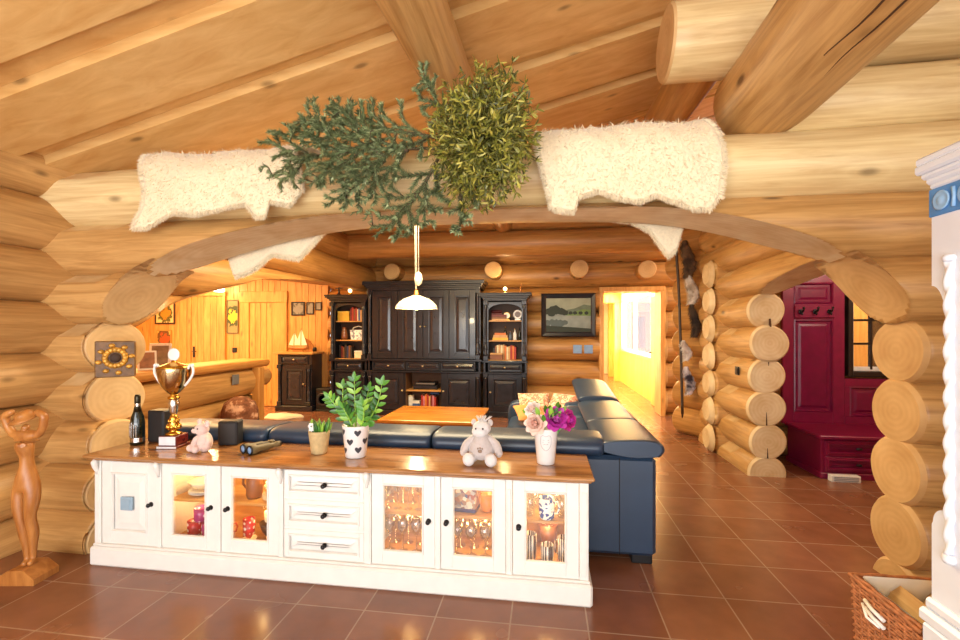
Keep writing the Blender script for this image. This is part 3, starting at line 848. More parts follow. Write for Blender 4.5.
# ================================================================== leather corner sofa
so = thing('corner_sofa', 'blue black leather corner sofa with padded headrests, behind the white sideboard', 'sofa', (-1.2, 3.6, 0))
def S(mb, name, m=LEATH, par=None): return mb.build(name, m, par or so, world=True)
mb = MB(); mb.box(-2.9, .70, 2.985, 3.22, .055, .69, .025); S(mb, 'back_panel')
mb = MB(); mb.box(.47, .70, 2.99, 5.75, .055, .69, .03); S(mb, 'side_panel')
mb = MB(); mb.box(.47, .475, 2.982, 2.99, .06, .68, .002); S(mb, 'seam', DARK)
mb = MB(); mb.box(-2.9, .5, 3.2, 4.0, .06, .3, .03); mb.box(-.42, .5, 3.9, 5.7, .06, .3, .03); S(mb, 'seat_base')
def cushion(x0, x1, y0, y1, z0, z1, r=.05, puff=.02):
    mb = MB(); n = 10; R = []
    # superellipse-like padded block
    cx, cy, cz = (x0+x1)/2, (y0+y1)/2, (z0+z1)/2; hx_, hy, hz = (x1-x0)/2, (y1-y0)/2, (z1-z0)/2
    NU, NV = 40, 16
    def sp(c, e): return math.copysign(abs(c)**e, c)
    e = .28
    for i in range(NV+1):
        v = -PI/2+PI*i/NV; ring = []
        for j in range(NU):
            u = 2*PI*j/NU
            ring.append((cx+hx_*sp(math.cos(v), e)*sp(math.cos(u), e), cy+hy*sp(math.cos(v), e)*sp(math.sin(u), e), cz+hz*sp(math.sin(v), .4)))
        R.append(ring)
    mb.rings(R); return mb
for x0, x1 in ((-2.88, -1.95), (-1.95, -.95), (-.95, -.4)): S(cushion(x0, x1, 3.5, 4.05, .28, .46), 'seat_cushion')
for y0, y1 in ((4.0, 4.85), (4.85, 5.6)): S(cushion(-.42, .35, y0, y1, .28, .46), 'seat_cushion')
S(cushion(-.42, .4, 3.3, 4.02, .28, .46), 'seat_cushion')
def roll(p0, p1, w, h, name='headrest', drop=.0, n=18):
    """a padded headrest: fat outer roll with a flat top leaning inwards; p0,p1 = outer top line ends, w = signed inward width vector"""
    mb = MB(); p0 = Vector(p0); p1 = Vector(p1); w = Vector(w); up = Vector((0, 0, 1))
    prof = [(-.02, -.10), (-.045, -.06), (-.05, -.015), (-.03, .03), (.02, .055), (.1, .06), (.22, .05), (.32, .035), (.37, .0), (.36, -.05), (.28, -.09), (.12, -.12)]
    prof = smooth_pts(prof+[prof[0]], 2)[:-1]
    R = []
    L = (p1-p0).length; t = [0, .004, .012, .03, .06]; ts = [q*1.0/L for q in (0, .008, .022, .045)]
    st = ts+[.2, .35, .5, .65, .8]+[1-q for q in reversed(ts)]
    for s in st:
        c = p0.lerp(p1, s); d = min(s, 1-s)*L
        k = 1-.12*max(0, 1-d/.03)**2
        puf = 1+.05*math.sin(PI*s)
        R.append([c+w*(.16+(a-.16)*k)+up*(b_*k*puf*h-drop*a) for a, b_ in prof])
    mb.rings(R); return S(mb, name)
Z0 = .76
xs = [-2.9, -1.95, -.76, .38]
for a, b_ in zip(xs, xs[1:]): roll((a+.006, 2.985, Z0), (b_-.006, 2.985, Z0), (0, 1, 0), .66)
ys = [2.95, 3.72, 4.6]
roll((.70, 2.965, Z0), (.70, 3.705, Z0), (-1, 0, 0), .66)
roll((.70, 3.71, Z0), (.70, 4.68, Z0), (-1, 0, 0), .66)
roll((.705, 4.685, Z0+.005), (.70, 5.7, Z0+.08), (-1, 0, 0), .85, drop=-.1)
for x0, x1 in ((-2.86, -1.96), (-1.94, -.77)): S(cushion(x0, x1, 3.2, 3.52, .3, .68), 'backrest')
for y0, y1 in ((3.5, 4.3), (4.32, 4.95), (4.97, 5.6)): S(cushion(.2, .5, y0, y1, .3, .7), 'backrest')
S(cushion(-.46, .4, 5.58, 5.82, .1, .62), 'armrest')
for x, y in ((.62, 3.06), (.62, 5.6), (-2.9, 3.1), (-.35, 5.6), (-2.9, 3.9)):
    mb = MB(); mb.box(x-.07, x+.06, y-.05, y+.05, 0, .06, .006); S(mb, 'foot', BLACK)

# scatter cushions
m, nt, b = nodes('rose patterned linen')
n1 = noise(nt, coords(nt, 'obj'), 16, 2, .5, 1.5)
link(nt, ramp(nt, n1, [(.4, hx('#dcc2a4')), (.5, hx('#c98468')), (.57, hx('#a8503f')), (.66, hx('#dcc2a4'))]), b.inputs['Base Color']); b.inputs['Roughness'].default_value = .85
PILL = m
ORNG = plain('orange linen', '#d58a4c', .85, var=.2)
def pillow(c, rot, s, mtl, label):
    mb = MB(); n = 14; top = []; 
    def h(u, v): return .075*(max(0, (1-u*u))*max(0, (1-v*v)))**.45
    vs = []; fs = []
    for sg in (1, -1):
        o = len(vs)
        for i in range(n+1):
            for j in range(n+1):
                u, v = -1+2*i/n, -1+2*j/n
                pin = 1-.07*(1-abs(u*v))*(max(abs(u), abs(v)))**3
                vs.append((u*s*pin, v*s*pin, sg*h(u, v)))
        for i in range(n):
            for j in range(n):
                a = o+i*(n+1)+j; q = (a, a+1, a+n+2, a+n+1); fs.append(q if sg < 0 else tuple(reversed(q)))
    mb.add(vs, fs, True)
    o = mb.build('scatter_cushion', mtl, None, c); o.rotation_euler = rot
    return tag(o, label, 'cushion', 'scatter cushions on the sofa')
pillow((-.12, 5.40, .60), (.75, 0, .15), .19, PILL, 'rose and cream patterned cushion against the far armrest of the sofa')
pillow((.19, 5.2, .64), (.75, 0, -.5), .17, PILL, 'rose and cream cushion leaning against the raised headrest of the sofa')
pillow((-.16, 5.08, .56), (.3, .1, .3), .17, ORNG, 'orange cushion lying in front of the patterned cushions')

# ================================================================== coffee table
ct = thing('coffee_table', 'low honey wood coffee table between the sofa and black cabinet', 'table', (-1.33, 5.5, 0))
mb = MB(); mb.box(-1.93, -.74, 5.02, 6.0, .42, .46, .008); mb.build('tabletop', TABLEW, ct, world=True)
mb = MB(); mb.box(-1.87, -.8, 5.08, 5.94, .34, .42, .004); mb.build('apron', TABLEW, ct, world=True)
for x in (-1.85, -.82):
    for y in (5.1, 5.92):
        mb = MB(); mb.box(x-.045, x+.045, y-.045, y+.045, 0, .34, .006); mb.build('leg', TABLEW, ct, world=True)

# ================================================================== black cabinets along the back wall
def pillar(par, x, y, z0, z1, r=.035, m=BLACKW):
    mb = MB(); h = z1-z0
    mb.box(x-r*1.2, x+r*1.2, y-r*1.2, y+r*1.2, z0, z0+.08, .005); mb.box(x-r*1.2, x+r*1.2, y-r*1.2, y+r*1.2, z1-.07, z1, .005)
    prof = [(r, .08), (r*1.1, .1), (r*.7, .13), (r*1.05, .2), (r*.95, .26), (r*.6, .29), (r, .31), (r*.6, .34), (r*.82, .38), (r*.72, h-.14), (r*1.05, h-.1), (r*.7, h-.085), (r, h-.07)]
    if h < .7: prof = [(r, .08), (r*.7, .11), (r*1.05, .16), (r*.6, .2), (r*.85, .24), (r*.75, h-.13), (r*1.05, h-.1), (r, h-.07)]
    mb.lathe((x, y, z0), prof, 14); mb.build('column', m, par, world=True)
def cornice(par, x0, x1, y0, y1, z, h, m=BLACKW):
    mb = MB()
    for k, (o, a, b_) in enumerate(((.0, 0, .25), (.02, .22, .45), (.045, .42, .62), (.075, .6, .85), (.085, .83, 1))):
        mb.box(x0-o, x1+o, y0-o, y1, z+h*a, z+h*b_, .006)
    mb.build('cornice', m, par, world=True)
def bknob(par, x, z, y):
    mb = MB(); mb.lathe((x, y, z), [(.014, 0), (.008, -.008), (.017, -.018), (.013, -.03), (.002, -.033)], 12, 'y'); mb.build('knob', GOLDK, par, world=True)
GOLDK = plain('pale brass', '#d9c79a', .3, metal=.8)
BY = 7.64   # front of the black cabinets
wc = thing('wall_cabinet', 'tall black painted cabinet with four panelled doors in middle of back wall', 'cabinet', (-2.11, 7.9, 0))
x0, x1 = -3.12, -1.1
mb = MB(); mb.box(x0, x1, BY-.02, 8.1, 0, .09, .008); mb.build('plinth', BLACKW, wc, world=True)
mb = MB()
for a, b_ in ((x0, x0+.03), (x1-.03, x1), (-2.46, -2.43), (-1.79, -1.76)):
    mb.box(a, b_, BY+.03, 8.1, .09, .96 if a not in (x0, x1-.03) else 2.22, 0)
mb.box(x0, x1, 8.07, 8.1, .09, 2.22, 0); mb.box(x0, x1, BY+.02, 8.1, .95, .99, .005); mb.box(x0, x1, BY+.03, 8.1, 2.18, 2.22, 0)
mb.box(x0, x1, BY+.03, 8.1, .09, .11, 0); mb.box(x0, x1, BY+.02, 8.1, .76, .785, .003)
mb.build('carcass', BLACKW, wc, world=True)
mb = MB(); mb.box(x0-.04, x1+.04, BY-.03, BY+.05, .955, .995, .008); mb.box(x0-.03, x1+.03, BY-.02, BY+.05, .755, .785, .006); mb.build('moulding', BLACKW, wc, world=True)
cornice(wc, x0-.0, x1+.0, BY-.0, 8.1, 2.2, .155)
w = (x1-x0-.16)/4
for i in range(4):
    a = x0+.08+w*i
    d = frame_door(a+.003, a+w-.003, 1.0, 2.19, BY+.01, False, BLACKW, st=.1, name='door', par=wc, panelmat=BLACKP, mold=.025)
    if i == 1: bknob(d, a+w-.04, 1.56, BY+.01)
    if i == 2: bknob(d, a+.04, 1.56, BY+.01)
for xx in (x0+.04, x1-.04): pillar(wc, xx, BY+.02, .99, 2.2, .034); pillar(wc, xx, BY+.02, .09, .76, .036)
w3 = (x1-x0-.16)/3
for i in range(3):
    a = x0+.08+w3*i
    d = frame_door(a+.003, a+w3-.003, .79, .95, BY+.01, False, BLACKW, st=.022, name='drawer', par=wc, panelmat=BLACKP, mold=.012)
    bknob(d, a+w3/2, .87, BY+.008)
for a, b_, kx in ((x0+.08, -2.45, -2.48), (-1.77, x1-.08, -1.74)):
    d = frame_door(a, b_, .1, .75, BY+.01, False, BLACKW, st=.1, name='door', par=wc, panelmat=BLACKP, mold=.025); bknob(d, kx, .44, BY+.01)
mb = MB(); mb.box(-2.43, -1.79, BY+.05, 8.07, .42, .445, .003); mb.build('shelf', SHELFW, wc, world=True)
mb = MB(); mb.box(-2.43, -1.79, 8.055, 8.07, .11, .755, 0); mb.box(-2.43, -2.425, BY+.05, 8.05, .11, .755, 0); mb.build('niche_lining', plain('brown lining', '#6d4a2c', .6), wc, world=True)

def bookcase(x0, x1, label, flip):
    t = thing('bookcase', label, 'bookcase', ((x0+x1)/2, 7.9, 0))
    y = BY+.06; 
    mb = MB(); mb.box(x0-.01, x1+.01, y-.03, 8.1, 0, .09, .008); mb.build('plinth', BLACKW, t, world=True)
    mb = MB(); mb.box(x0, x0+.03, y+.02, 8.1, .09, 2.0, 0); mb.box(x1-.03, x1, y+.02, 8.1, .09, 2.0, 0); mb.box(x0, x1, y+.02, 8.1, .09, .11, 0)
    mb.box(x0, x1, y+.0, 8.1, .945, .975, .004); mb.box(x0, x1, y+.02, 8.1, 1.98, 2.02, 0); mb.build('carcass', BLACKW, t, world=True)
    mb = MB(); mb.box(x0+.03, x1-.03, 8.07, 8.09, .1, 2.0, 0); mb.build('back_board', plain('dark brown board', '#4a3323', .6), t, world=True)
    # arched head board
    a, b_ = x0+.085, x1-.085; xm = (a+b_)/2; R = (b_-a)/2; out = [(a, 2.0), (a, 1.83)]
    out += [(xm-R*math.cos(PI*k/16), 1.83+.12*math.sin(PI*k/16)) for k in range(1, 16)]+[(b_, 1.83), (b_, 2.0)]
    mb = MB(); mb.prism(out, 'y', y+.02, y+.045)
    mb.box(x0, a, y+.01, y+.045, .975, 2.0, .003); mb.box(b_, x1, y+.01, y+.045, .975, 2.0, .003); mb.build('face_frame', BLACKW, t, world=True)
    cornice(t, x0, x1, y, 8.1, 2.0, .135)
    for z in (1.30, 1.645): mb = MB(); mb.box(x0+.03, x1-.03, y+.05, 8.07, z, z+.022, .003); mb.build('shelf', SHELFW, t, world=True)
    mb = MB(); mb.box(x0+.03, x1-.03, y+.02, 8.07, .975, .985, .001); mb.build('shelf', SHELFW, t, world=True)
    for xx in (x0+.04, x1-.04): pillar(t, xx, y+.0, .975, 2.0, .034); pillar(t, xx, y, .09, .76, .034)
    mb = MB(); mb.box(x0-.02, x1+.02, y-.03, y+.06, .935, .975, .008); mb.box(x0-.015, x1+.015, y-.02, y+.05, .745, .775, .006); mb.build('moulding', BLACKW, t, world=True)
    d = frame_door(x0+.08, x1-.08, .78, .93, y+.012, False, BLACKW, st=.02, name='drawer', par=t, panelmat=BLACKP, mold=.012); bknob(d, xm, .855, y+.01)
    d = frame_door(x0+.08, x1-.08, .1, .74, y+.012, False, BLACKW, st=.09, name='door', par=t, panelmat=BLACKP, mold=.025); bknob(d, (x0+.12) if flip else (x1-.12), .43, y+.012)
    return t
bookcase(-3.85, -3.17, 'black open bookcase with arched top left of the tall black cabinet', False)
bookcase(-1.05, -.31, 'black open bookcase with arched top right of the tall black cabinet', True)

# books
BC = {n: plain(n+' cover', c, .5, var=.12) for n, c in (('red', '#a32a20'), ('dark red', '#6f1f1c'), ('brown', '#7a4a2a'), ('tan', '#c79a63'), ('cream', '#e4d3ad'), ('yellow', '#e2b43c'), ('orange', '#d0722c'), ('blue', '#3b5f99'), ('dark blue', '#27365a'), ('green', '#4f5f3a'), ('black', '#26221f'), ('white', '#e9e4d8'), ('pink', '#c77a86'))}
PAGE = plain('paper edge', '#efe6cf', .8)
ORD = ['first', 'second', 'third', 'fourth', 'fifth', 'sixth', 'seventh', 'eighth', 'ninth', 'tenth', 'eleventh', 'twelfth']
def book(x, y, z, w, d, h, col, label, grp, lean=0, flat=False):
    """spine facing -y; built upright at its foot"""
    t = thing('book', label, 'book', (x, y, z), 0, grp)
    mb = MB(); mb.box(-w/2, -w/2+.003, 0, d, 0, h, .001); mb.box(w/2-.003, w/2, 0, d, 0, h, .001); mb.box(-w/2, w/2, -.004, .003, 0, h, .0015)
    mb.build('cover', BC[col], t)
    mb = MB(); mb.box(-w/2+.003, w/2-.003, .003, d-.005, .004, h-.004, 0); mb.build('pages', PAGE, t)
    if flat: t.rotation_euler = (0, PI/2, 0); t.location = (x-h/2, y, z+w/2)
    elif lean: t.rotation_euler = (0, lean, 0)
    return t
def row(x, y, z, spec, where, grp):
    for i, (col, w, h) in enumerate(spec):
        book(x+w/2, y, z, w, .17, h, col, f'{col} book, {ORD[i]} from the left {where}', grp); x += w+.003
YS = BY+.19
row(-3.53, YS, 1.667, [('dark red', .03, .23), ('red', .035, .25), ('brown', .03, .22), ('red', .03, .24), ('cream', .02, .22), ('blue', .03, .23), ('tan', .035, .2), ('orange', .04, .2), ('yellow', .03, .19)], 'on the top shelf of the left bookcase', 'books on the top shelf of the left bookcase')
t = thing('card_box', 'yellow box standing on the top shelf of the left bookcase', 'box', (-3.66, YS+.05, 1.667))
mb = MB(); mb.box(-.11, .11, -.06, .06, 0, .15, .004); mb.build('box_body', BC['yellow'], t)
mb = MB(); mb.box(-.112, .112, -.062, .062, .15, .178, .004); mb.build('lid', plain('gold paper', '#e9c65a', .4), t)
t = thing('basket', 'white patterned basket on the middle shelf of the left bookcase', 'basket', (-3.4, YS+.08, 1.322))
m, nt, b = nodes('white basket with grey print'); n1 = noise(nt, coords(nt, 'obj'), 22, 2)
link(nt, ramp(nt, n1, [(.5, hx('#f3f0ea')), (.6, hx('#8d94a0'))]), b.inputs['Base Color'])
mb = MB(); mb.rings([[(-.13*k, -.09*k, z), (.13*k, -.09*k, z), (.13*k, .09*k, z), (-.13*k, .09*k, z)] for k, z in ((.86, 0), (1, .17), (1.04, .18), (.97, .18), (.85, .02))], True, False); mb.build('body', m, t)
mb = MB(); mb.tube([(-.12, 0, .16), (-.1, 0, .22), (0, 0, .25), (.1, 0, .22), (.12, 0, .16)], .01, 8); mb.build('handle', PAGE, t)
mb = MB(); mb.lathe((0, 0, 0), [(.05, 0), (.065, .04), (.05, .16), (.03, .2), (.035, .23), (.028, .23)], 18); tag(mb.build('vase', BROWNC, None, (-3.67, YS+.06, 1.322)), 'brown vase on the middle shelf of the left bookcase', 'vase')
row(-3.74, YS, .9855, [('black', .035, .24), ('dark red', .03, .22), ('brown', .03, .2), ('black', .04, .25), ('dark blue', .03, .22), ('brown', .035, .23), ('black', .03, .2)], 'on the lowest shelf of the left bookcase', 'books on the lowest shelf of the left bookcase')
t = thing('gift_box', 'small cream box on the lowest shelf of the left bookcase', 'box', (-3.36, YS+.06, .986))
mb = MB(); mb.box(-.09, .09, -.06, .06, 0, .11, .004); mb.build('box_body', BC['cream'], t)
mb = MB(); mb.box(-.093, .093, -.063, .063, .11, .135, .004); mb.build('lid', BC['white'], t)
# right bookcase
XR = -.96
for i, (col, w) in enumerate((('tan', .03), ('brown', .035), ('dark red', .035))):
    book(XR+.17, YS, 1.667+sum((.03, .035, .035)[:i])+.001*i, w, .17, .26, col, f'{col} book, {("bottom", "middle", "top")[i]} of the flat stack on the top shelf of the right bookcase', 'flat books on the top shelf', flat=True)
t = thing('wooden_casket', 'dark red wooden box behind the flat book stack on the top shelf', 'box', (XR+.1, YS+.25, 1.667))
mb = MB(); mb.box(-.1, .1, -.05, .05, 0, .14, .005); mb.build('box_body', BC['dark red'], t); mb = MB(); mb.box(-.105, .105, -.055, .055, .14, .19, .02); mb.build('lid', BC['dark red'], t)
t = thing('mantel_clock', 'small round brass clock on the top shelf of the right bookcase', 'clock', (-.66, YS+.05, 1.667))
mb = MB(); mb.box(-.05, .05, -.03, .03, 0, .02, .004); mb.build('base', BRASS, t)
mb = MB(); mb.lathe((0, .02, .085), [(.06, 0), (.066, -.01), (.066, -.04), (.055, -.045)], 22, 'y'); mb.build('case', BRASS, t)
mb = MB(); mb.lathe((0, -.0255, .085), [(.052, 0), (.052, -.002)], 22, 'y'); mb.build('dial', CREAM, t)
t = thing('photo_frame', 'white oval photo frame on the top shelf beside the brass clock', 'picture', (-.47, YS+.05, 1.667))
mb = MB(); mb.lathe((0, 0, .105), [(.07, .01), (.08, 0), (.08, -.015), (.055, -.02), (.055, -.008)], 22, 'y'); mb.box(-.05, .05, -.02, .04, 0, .03, .004); mb.build('frame', CERAM, t)
mb = MB(); mb.lathe((0, -.009, .105), [(.052, 0), (.052, -.002)], 20, 'y'); mb.build('photo', plain('faded photograph', '#6b5b55', .4, var=.4), t)
for i, (col, w, L) in enumerate((('yellow', .045, .27), ('tan', .045, .25), ('orange', .035, .2))):
    book(XR+.19, YS, 1.3225+sum((.045, .045, .035)[:i])+.001*i, w, .17, L, col, f'{col} book, {("bottom", "middle", "top")[i]} of the flat stack on the middle shelf of the right bookcase', 'flat books on the middle shelf', flat=True)
def bottle(x, y, z, h, r, m, label, capm):
    t = thing('bottle', label, 'bottle', (x, y, z))
    mb = MB(); mb.lathe((0, 0, 0), [(r*.9, 0), (r, .006), (r, h*.55), (r*.85, h*.63), (r*.36, h*.75), (r*.3, h*.93)], 18); mb.build('body', m, t)
    mb = MB(); mb.lathe((0, 0, h*.92), [(r*.34, 0), (r*.36, h*.075), (r*.2, h*.08)], 12); mb.build('cap', capm, t)
    return t
BG = plain('dark bottle glass', '#16211a', .1, coat=.5); BLG = plain('blue grey glass', '#5a6a7c', .12, coat=.5)
bottle(-.69, YS+.05, 1.3225, .24, .03, BG, 'dark green bottle beside the flat books on the middle shelf', GOLD)
bottle(-.60, YS+.03, 1.3225, .16, .026, BLG, 'small blue grey bottle, second bottle on the middle shelf', SILVER)
bottle(-.52, YS+.05, 1.3225, .2, .032, CERAM, 'pale bottle, third bottle on the middle shelf', GOLD)
bottle(-.44, YS+.05, 1.3225, .21, .026, BG, 'dark bottle nearest the right side of the bookcase', IRON)
row(-.90, YS+.02, .9855, [('black', .03, .2), ('brown', .03, .24), ('cream', .03, .25), ('tan', .03, .26), ('cream', .035, .25), ('tan', .03, .26), ('orange', .03, .24), ('cream', .03, .22), ('tan', .03, .23), ('red', .03, .25), ('orange', .035, .24), ('red', .03, .22)], 'on the lowest shelf of the right bookcase', 'books on the lowest shelf of the right bookcase')
t = thing('tin_box', 'low brown box in front of the books on the lowest shelf', 'box', (-.83, YS-.06, .986))
mb = MB(); mb.box(-.11, .11, -.04, .04, 0, .09, .004); mb.build('box_body', BC['brown'], t); mb = MB(); mb.box(-.112, .112, -.042, .042, .09, .115, .004); mb.build('lid', BC['tan'], t)
# niche of the tall cabinet
for i, (w_, h_, z_) in enumerate(((.44, .075, .446), (.36, .05, .523))):
    t = thing('media_player', ('wide black media player on the niche shelf', 'smaller silver fronted player on top of the wide black one')[i], 'media player', (-2.1, BY+.26, z_))
    mb = MB(); mb.box(-w_/2, w_/2, -.13, .13, 0.004, h_, .004); mb.build('case', BLACK, t)
    mb = MB(); mb.box(-w_/2+.01, w_/2-.01, -.134, -.128, .012, h_-.012, .002); mb.build('front_panel', BLACKP if i == 0 else plain('grey metal', '#8a8680', .3, metal=.6), t)
row(-2.18, BY+.14, .111, [('red', .035, .24), ('pink', .03, .22), ('orange', .035, .25), ('red', .03, .24), ('tan', .03, .22), ('dark red', .03, .24), ('pink', .03, .23), ('red', .03, .2)], 'at the bottom of the cabinet niche', 'books in the cabinet niche')
for i in range(3):
    book(-2.27, BY+.14, .111+.041*i, .04, .16, .13, ('dark blue', 'blue', 'white')[i], f'{("dark blue", "blue", "white")[i]} book, {("bottom", "middle", "top")[i]} of the small stack in the cabinet niche', 'stacked books in the cabinet niche', flat=True)
book(-1.93, BY+.14, .365, .035, .16, .15, 'blue', 'blue book lying flat on the red books in the niche', None, flat=True)
t = thing('paper_roll_box', 'white box at the left of the cabinet niche', 'box', (-2.375, BY+.2, .111))
mb = MB(); mb.box(-.038, .038, -.05, .05, 0, .2, .004); mb.build('box_body', BC['white'], t); mb = MB(); mb.box(-.04, .04, -.052, .052, .2, .225, .004); mb.build('lid', BC['cream'], t)

# ornaments on top of the bookcases
def ornament(x, label):
    t = thing('carved_ornament', label, 'ornament', (x, BY+.2, 2.135))
    mb = MB(); mb.lathe((0, 0, 0), [(.05, 0), (.045, .02), (.015, .04), (.02, .07), (.012, .1)], 14); mb.build('foot', BLACKW, t)
    mb = MB(); mb.box(-.012, .012, -.01, .01, .09, .2, .003); mb.box(-.07, .07, -.01, .01, .12, .145, .003); mb.build('cross', plain('dark carved wood', '#4a2f1c', .5), t)
ornament(-3.75, 'small dark wooden cross on top of the left bookcase')
mb = MB(); mb.tube([(0, 0, 0), (0, 0, .06), (.01, 0, .12)], [.03, .012, .016], 10); mb.ball((.012, 0, .14), .022, 10, 8)
tag(mb.build('figurine', CARVE, None, (-.42, BY+.2, 2.135)), 'tiny wooden figurine on top of the right bookcase', 'figurine')
for x, w_ in ((-3.5, 'left'), (-.68, 'right')):
    t = thing('spot_lamp', f'small glowing spot lamp on top of the {w_} bookcase', 'lamp', (x, BY+.12, 2.135))
    mb = MB(); mb.lathe((0, 0, 0), [(.035, 0), (.03, .02), (.012, .03), (.012, .05)], 14); mb.build('base', BRASS, t)
    mb = MB(); mb.ball((0, 0, .075), .032, 14, 10); mb.build('bulb', emit('warm bulb', '#ffdf9a', 12), t)
    point('spot_light', (x, BY-.05, 2.32), 9, (1, .66, .3), .04)

# small black cabinet with marble-like top, model ship, speaker
c = thing('side_cabinet', 'small black cabinet with one door against the pine wall, model ship on top', 'cabinet', (-4.59, 8.0, 0))
x0, x1, y = -4.93, -4.25, 7.76
mb = MB(); mb.box(x0-.03, x1+.03, y-.03, 8.16, 0, .1, .01); mb.build('plinth', BLACKW, c, world=True)
mb = MB(); mb.box(x0, x1, y+.02, 8.16, .1, 1.05, .004); mb.build('body', BLACKW, c, world=True)
mb = MB(); mb.box(x0-.05, x1+.05, y-.05, 8.17, 1.05, 1.09, .008); mb.build('top', SHELFW, c, world=True)
for xx in (x0+.05, x1-.05): pillar(c, xx, y+.01, .1, .86, .036)
d = frame_door(x0+.1, x1-.1, .12, .84, y, False, BLACKW, st=.08, name='door', par=c, panelmat=BLACKP, mold=.025); bknob(d, x1-.15, .5, y)
d = frame_door(x0+.06, x1-.06, .87, 1.04, y, False, BLACKW, st=.02, name='drawer', par=c, panelmat=BLACKP); bknob(d, (x0+x1)/2, .955, y)
t = thing('model_ship', 'wooden model sailing ship with pale sails on the small black cabinet', 'model ship', (-4.62, 7.95, 1.09))
mb = MB(); R = []
for i in range(9):
    s = i/8; x = -.2+.4*s; w_ = .045*math.sin(PI*min(1, s*.85+.12)); z = .05+.03*(2*s-1)**2
    R.append([(x, -w_, z+.04), (x, -w_*.7, z), (x, 0, z-.03), (x, w_*.7, z), (x, w_, z+.04)])
mb.rings(R); mb.build('hull', CARVE, t)
mb = MB(); mb.box(-.1, .1, -.03, .03, 0, .03, .004); mb.build('stand', CARVE, t)
for x, h in ((-.08, .3), (.06, .36)):
    mb = MB(); mb.tube([(x, 0, .08), (x, 0, .08+h)], .005, 6); mb.build('mast', CARVE, t)
    mb = MB(); mb.add([(x+.01, -.01, .12), (x+.13, -.02, .13), (x+.01, 0, .06+h)], [(0, 1, 2)]); mb.add([(x-.01, -.01, .12), (x-.1, -.02, .13), (x-.01, 0, .04+h)], [(0, 1, 2)]); mb.build('sail', PAGE, t)
t = thing('carved_fan', 'brown carved wooden ornament beside the model ship', 'ornament', (-4.38, 8.0, 1.09), .2)
mb = MB(); mb.prism([(-.04, 0), (.05, 0), (.06, .06), (-.02, .2), (-.12, .26), (-.1, .16)], 'y', -.02, .02); mb.build('body', CARVE, t)
mb = MB(); mb.lathe((.06, 0, 0), [(.035, 0), (.04, .05), (.03, .08)], 14); mb.build('cup', IRON, t)
t = thing('floor_speaker', 'black box speaker on the floor between small cabinet and left bookcase', 'speaker', (-4.05, 7.95, 0))
mb = MB(); mb.box(-.14, .14, -.14, .14, .03, .42, .012); mb.build('cabinet_box', BLACK, t)
mb = MB(); mb.lathe((0, -.14, .22), [(.12, 0), (.12, -.012), (.1, -.012), (.03, .03), (.002, .02)], 24, 'y'); mb.build('cone', BLACKW, t)
mb = MB(); mb.box(-.15, .15, -.15, .15, 0, .03, .004); mb.build('base', BLACK, t)

# ------------------------------------------------------------------ pictures
def flower_art(name, bgc, fl, lf):
    m, nt, b = nodes(name)
    v = coords(nt, 'obj', (9, 9, 9)); n1 = noise(nt, v, 1.4, 2, .5, .8)
    tc = nt.nodes.new('ShaderNodeTexCoord'); gr = nt.nodes.new('ShaderNodeTexGradient'); gr.gradient_type = 'SPHERICAL'
    mp = nt.nodes.new('ShaderNodeMapping'); mp.inputs['Scale'].default_value = (4.2, 1, 3.2); link(nt, tc.outputs['Object'], mp.inputs[0]); link(nt, mp.outputs[0], gr.inputs[0])
    mu = nt.nodes.new('ShaderNodeMath'); mu.operation = 'MULTIPLY'; link(nt, n1, mu.inputs[0]); link(nt, gr.outputs['Fac'], mu.inputs[1])
    c = ramp(nt, mu.outputs[0], [(.0, hx(bgc)), (.14, hx(bgc)), (.17, hx(lf)), (.27, hx(lf)), (.31, hx(fl)), (.45, hx(fl))])
    link(nt, c, b.inputs['Base Color']); return m
DKF = wood('dark picture frame', '#4a2c18', '#2c180c', kind='obj', sc=(9, 9, 9), knots=0, rough=.35)
def picture(x0, x1, z0, z1, y, fw, fmat, art, label, cat='picture', grp=None):
    xm, zm = (x0+x1)/2, (z0+z1)/2; t = thing('framed_picture', label, cat, (xm, y, zm), 0, grp)
    a, b_ = (x1-x0)/2, (z1-z0)/2
    mb = MB(); mb.box(-a, a, -.022, 0, b_-fw, b_, .004); mb.box(-a, a, -.022, 0, -b_, -b_+fw, .004); mb.box(-a, -a+fw, -.022, 0, -b_+fw, b_-fw, .004); mb.box(a-fw, a, -.022, 0, -b_+fw, b_-fw, .004)
    mb.build('frame', fmat, t)
    mb = MB(); mb.box(-a+fw, a-fw, -.01, -.002, -b_+fw, b_-fw, 0); mb.build('canvas', art, t)
    return t
A1 = flower_art('flower print', '#e9cf90', '#c98a22', '#5c5a22'); A2 = flower_art('red flower print', '#e6b860', '#b8521c', '#6a4a1e'); A3 = flower_art('orange flower print', '#ecd29a', '#d0501c', '#7a3e18')
A4 = flower_art('tall flower print', '#9a8a5c', '#e8c93a', '#3f4a22'); A5 = flower_art('grey print', '#d9d2c4', '#8a8680', '#5a5550')
picture(-7.9, -7.44, 1.62, 2.06, 8.195, .03, DKF, A1, 'dark framed flower picture, top of three on the pine wall')
picture(-7.86, -7.52, 1.12, 1.5, 8.195, .02, plain('ochre frame', '#c08a3e', .4), A2, 'ochre framed flower picture, middle of three on the pine wall')
picture(-7.9, -7.42, .72, 1.02, 8.195, .025, DKF, A3, 'orange flower picture, lowest of three on the pine wall')
picture(-6.28, -6.03, 1.43, 2.1, 8.195, .018, plain('grey green frame', '#6f6a48', .4), A4, 'tall narrow flower picture between the two pine doors')
picture(-4.9, -4.62, 1.78, 2.05, 8.195, .025, BLACKW, A5, 'black framed grey picture, largest of three above the small black cabinet')
picture(-4.585, -4.43, 1.8, 2.04, 8.195, .02, BLACKW, A5, 'narrow black framed picture, middle of three above the small black cabinet')
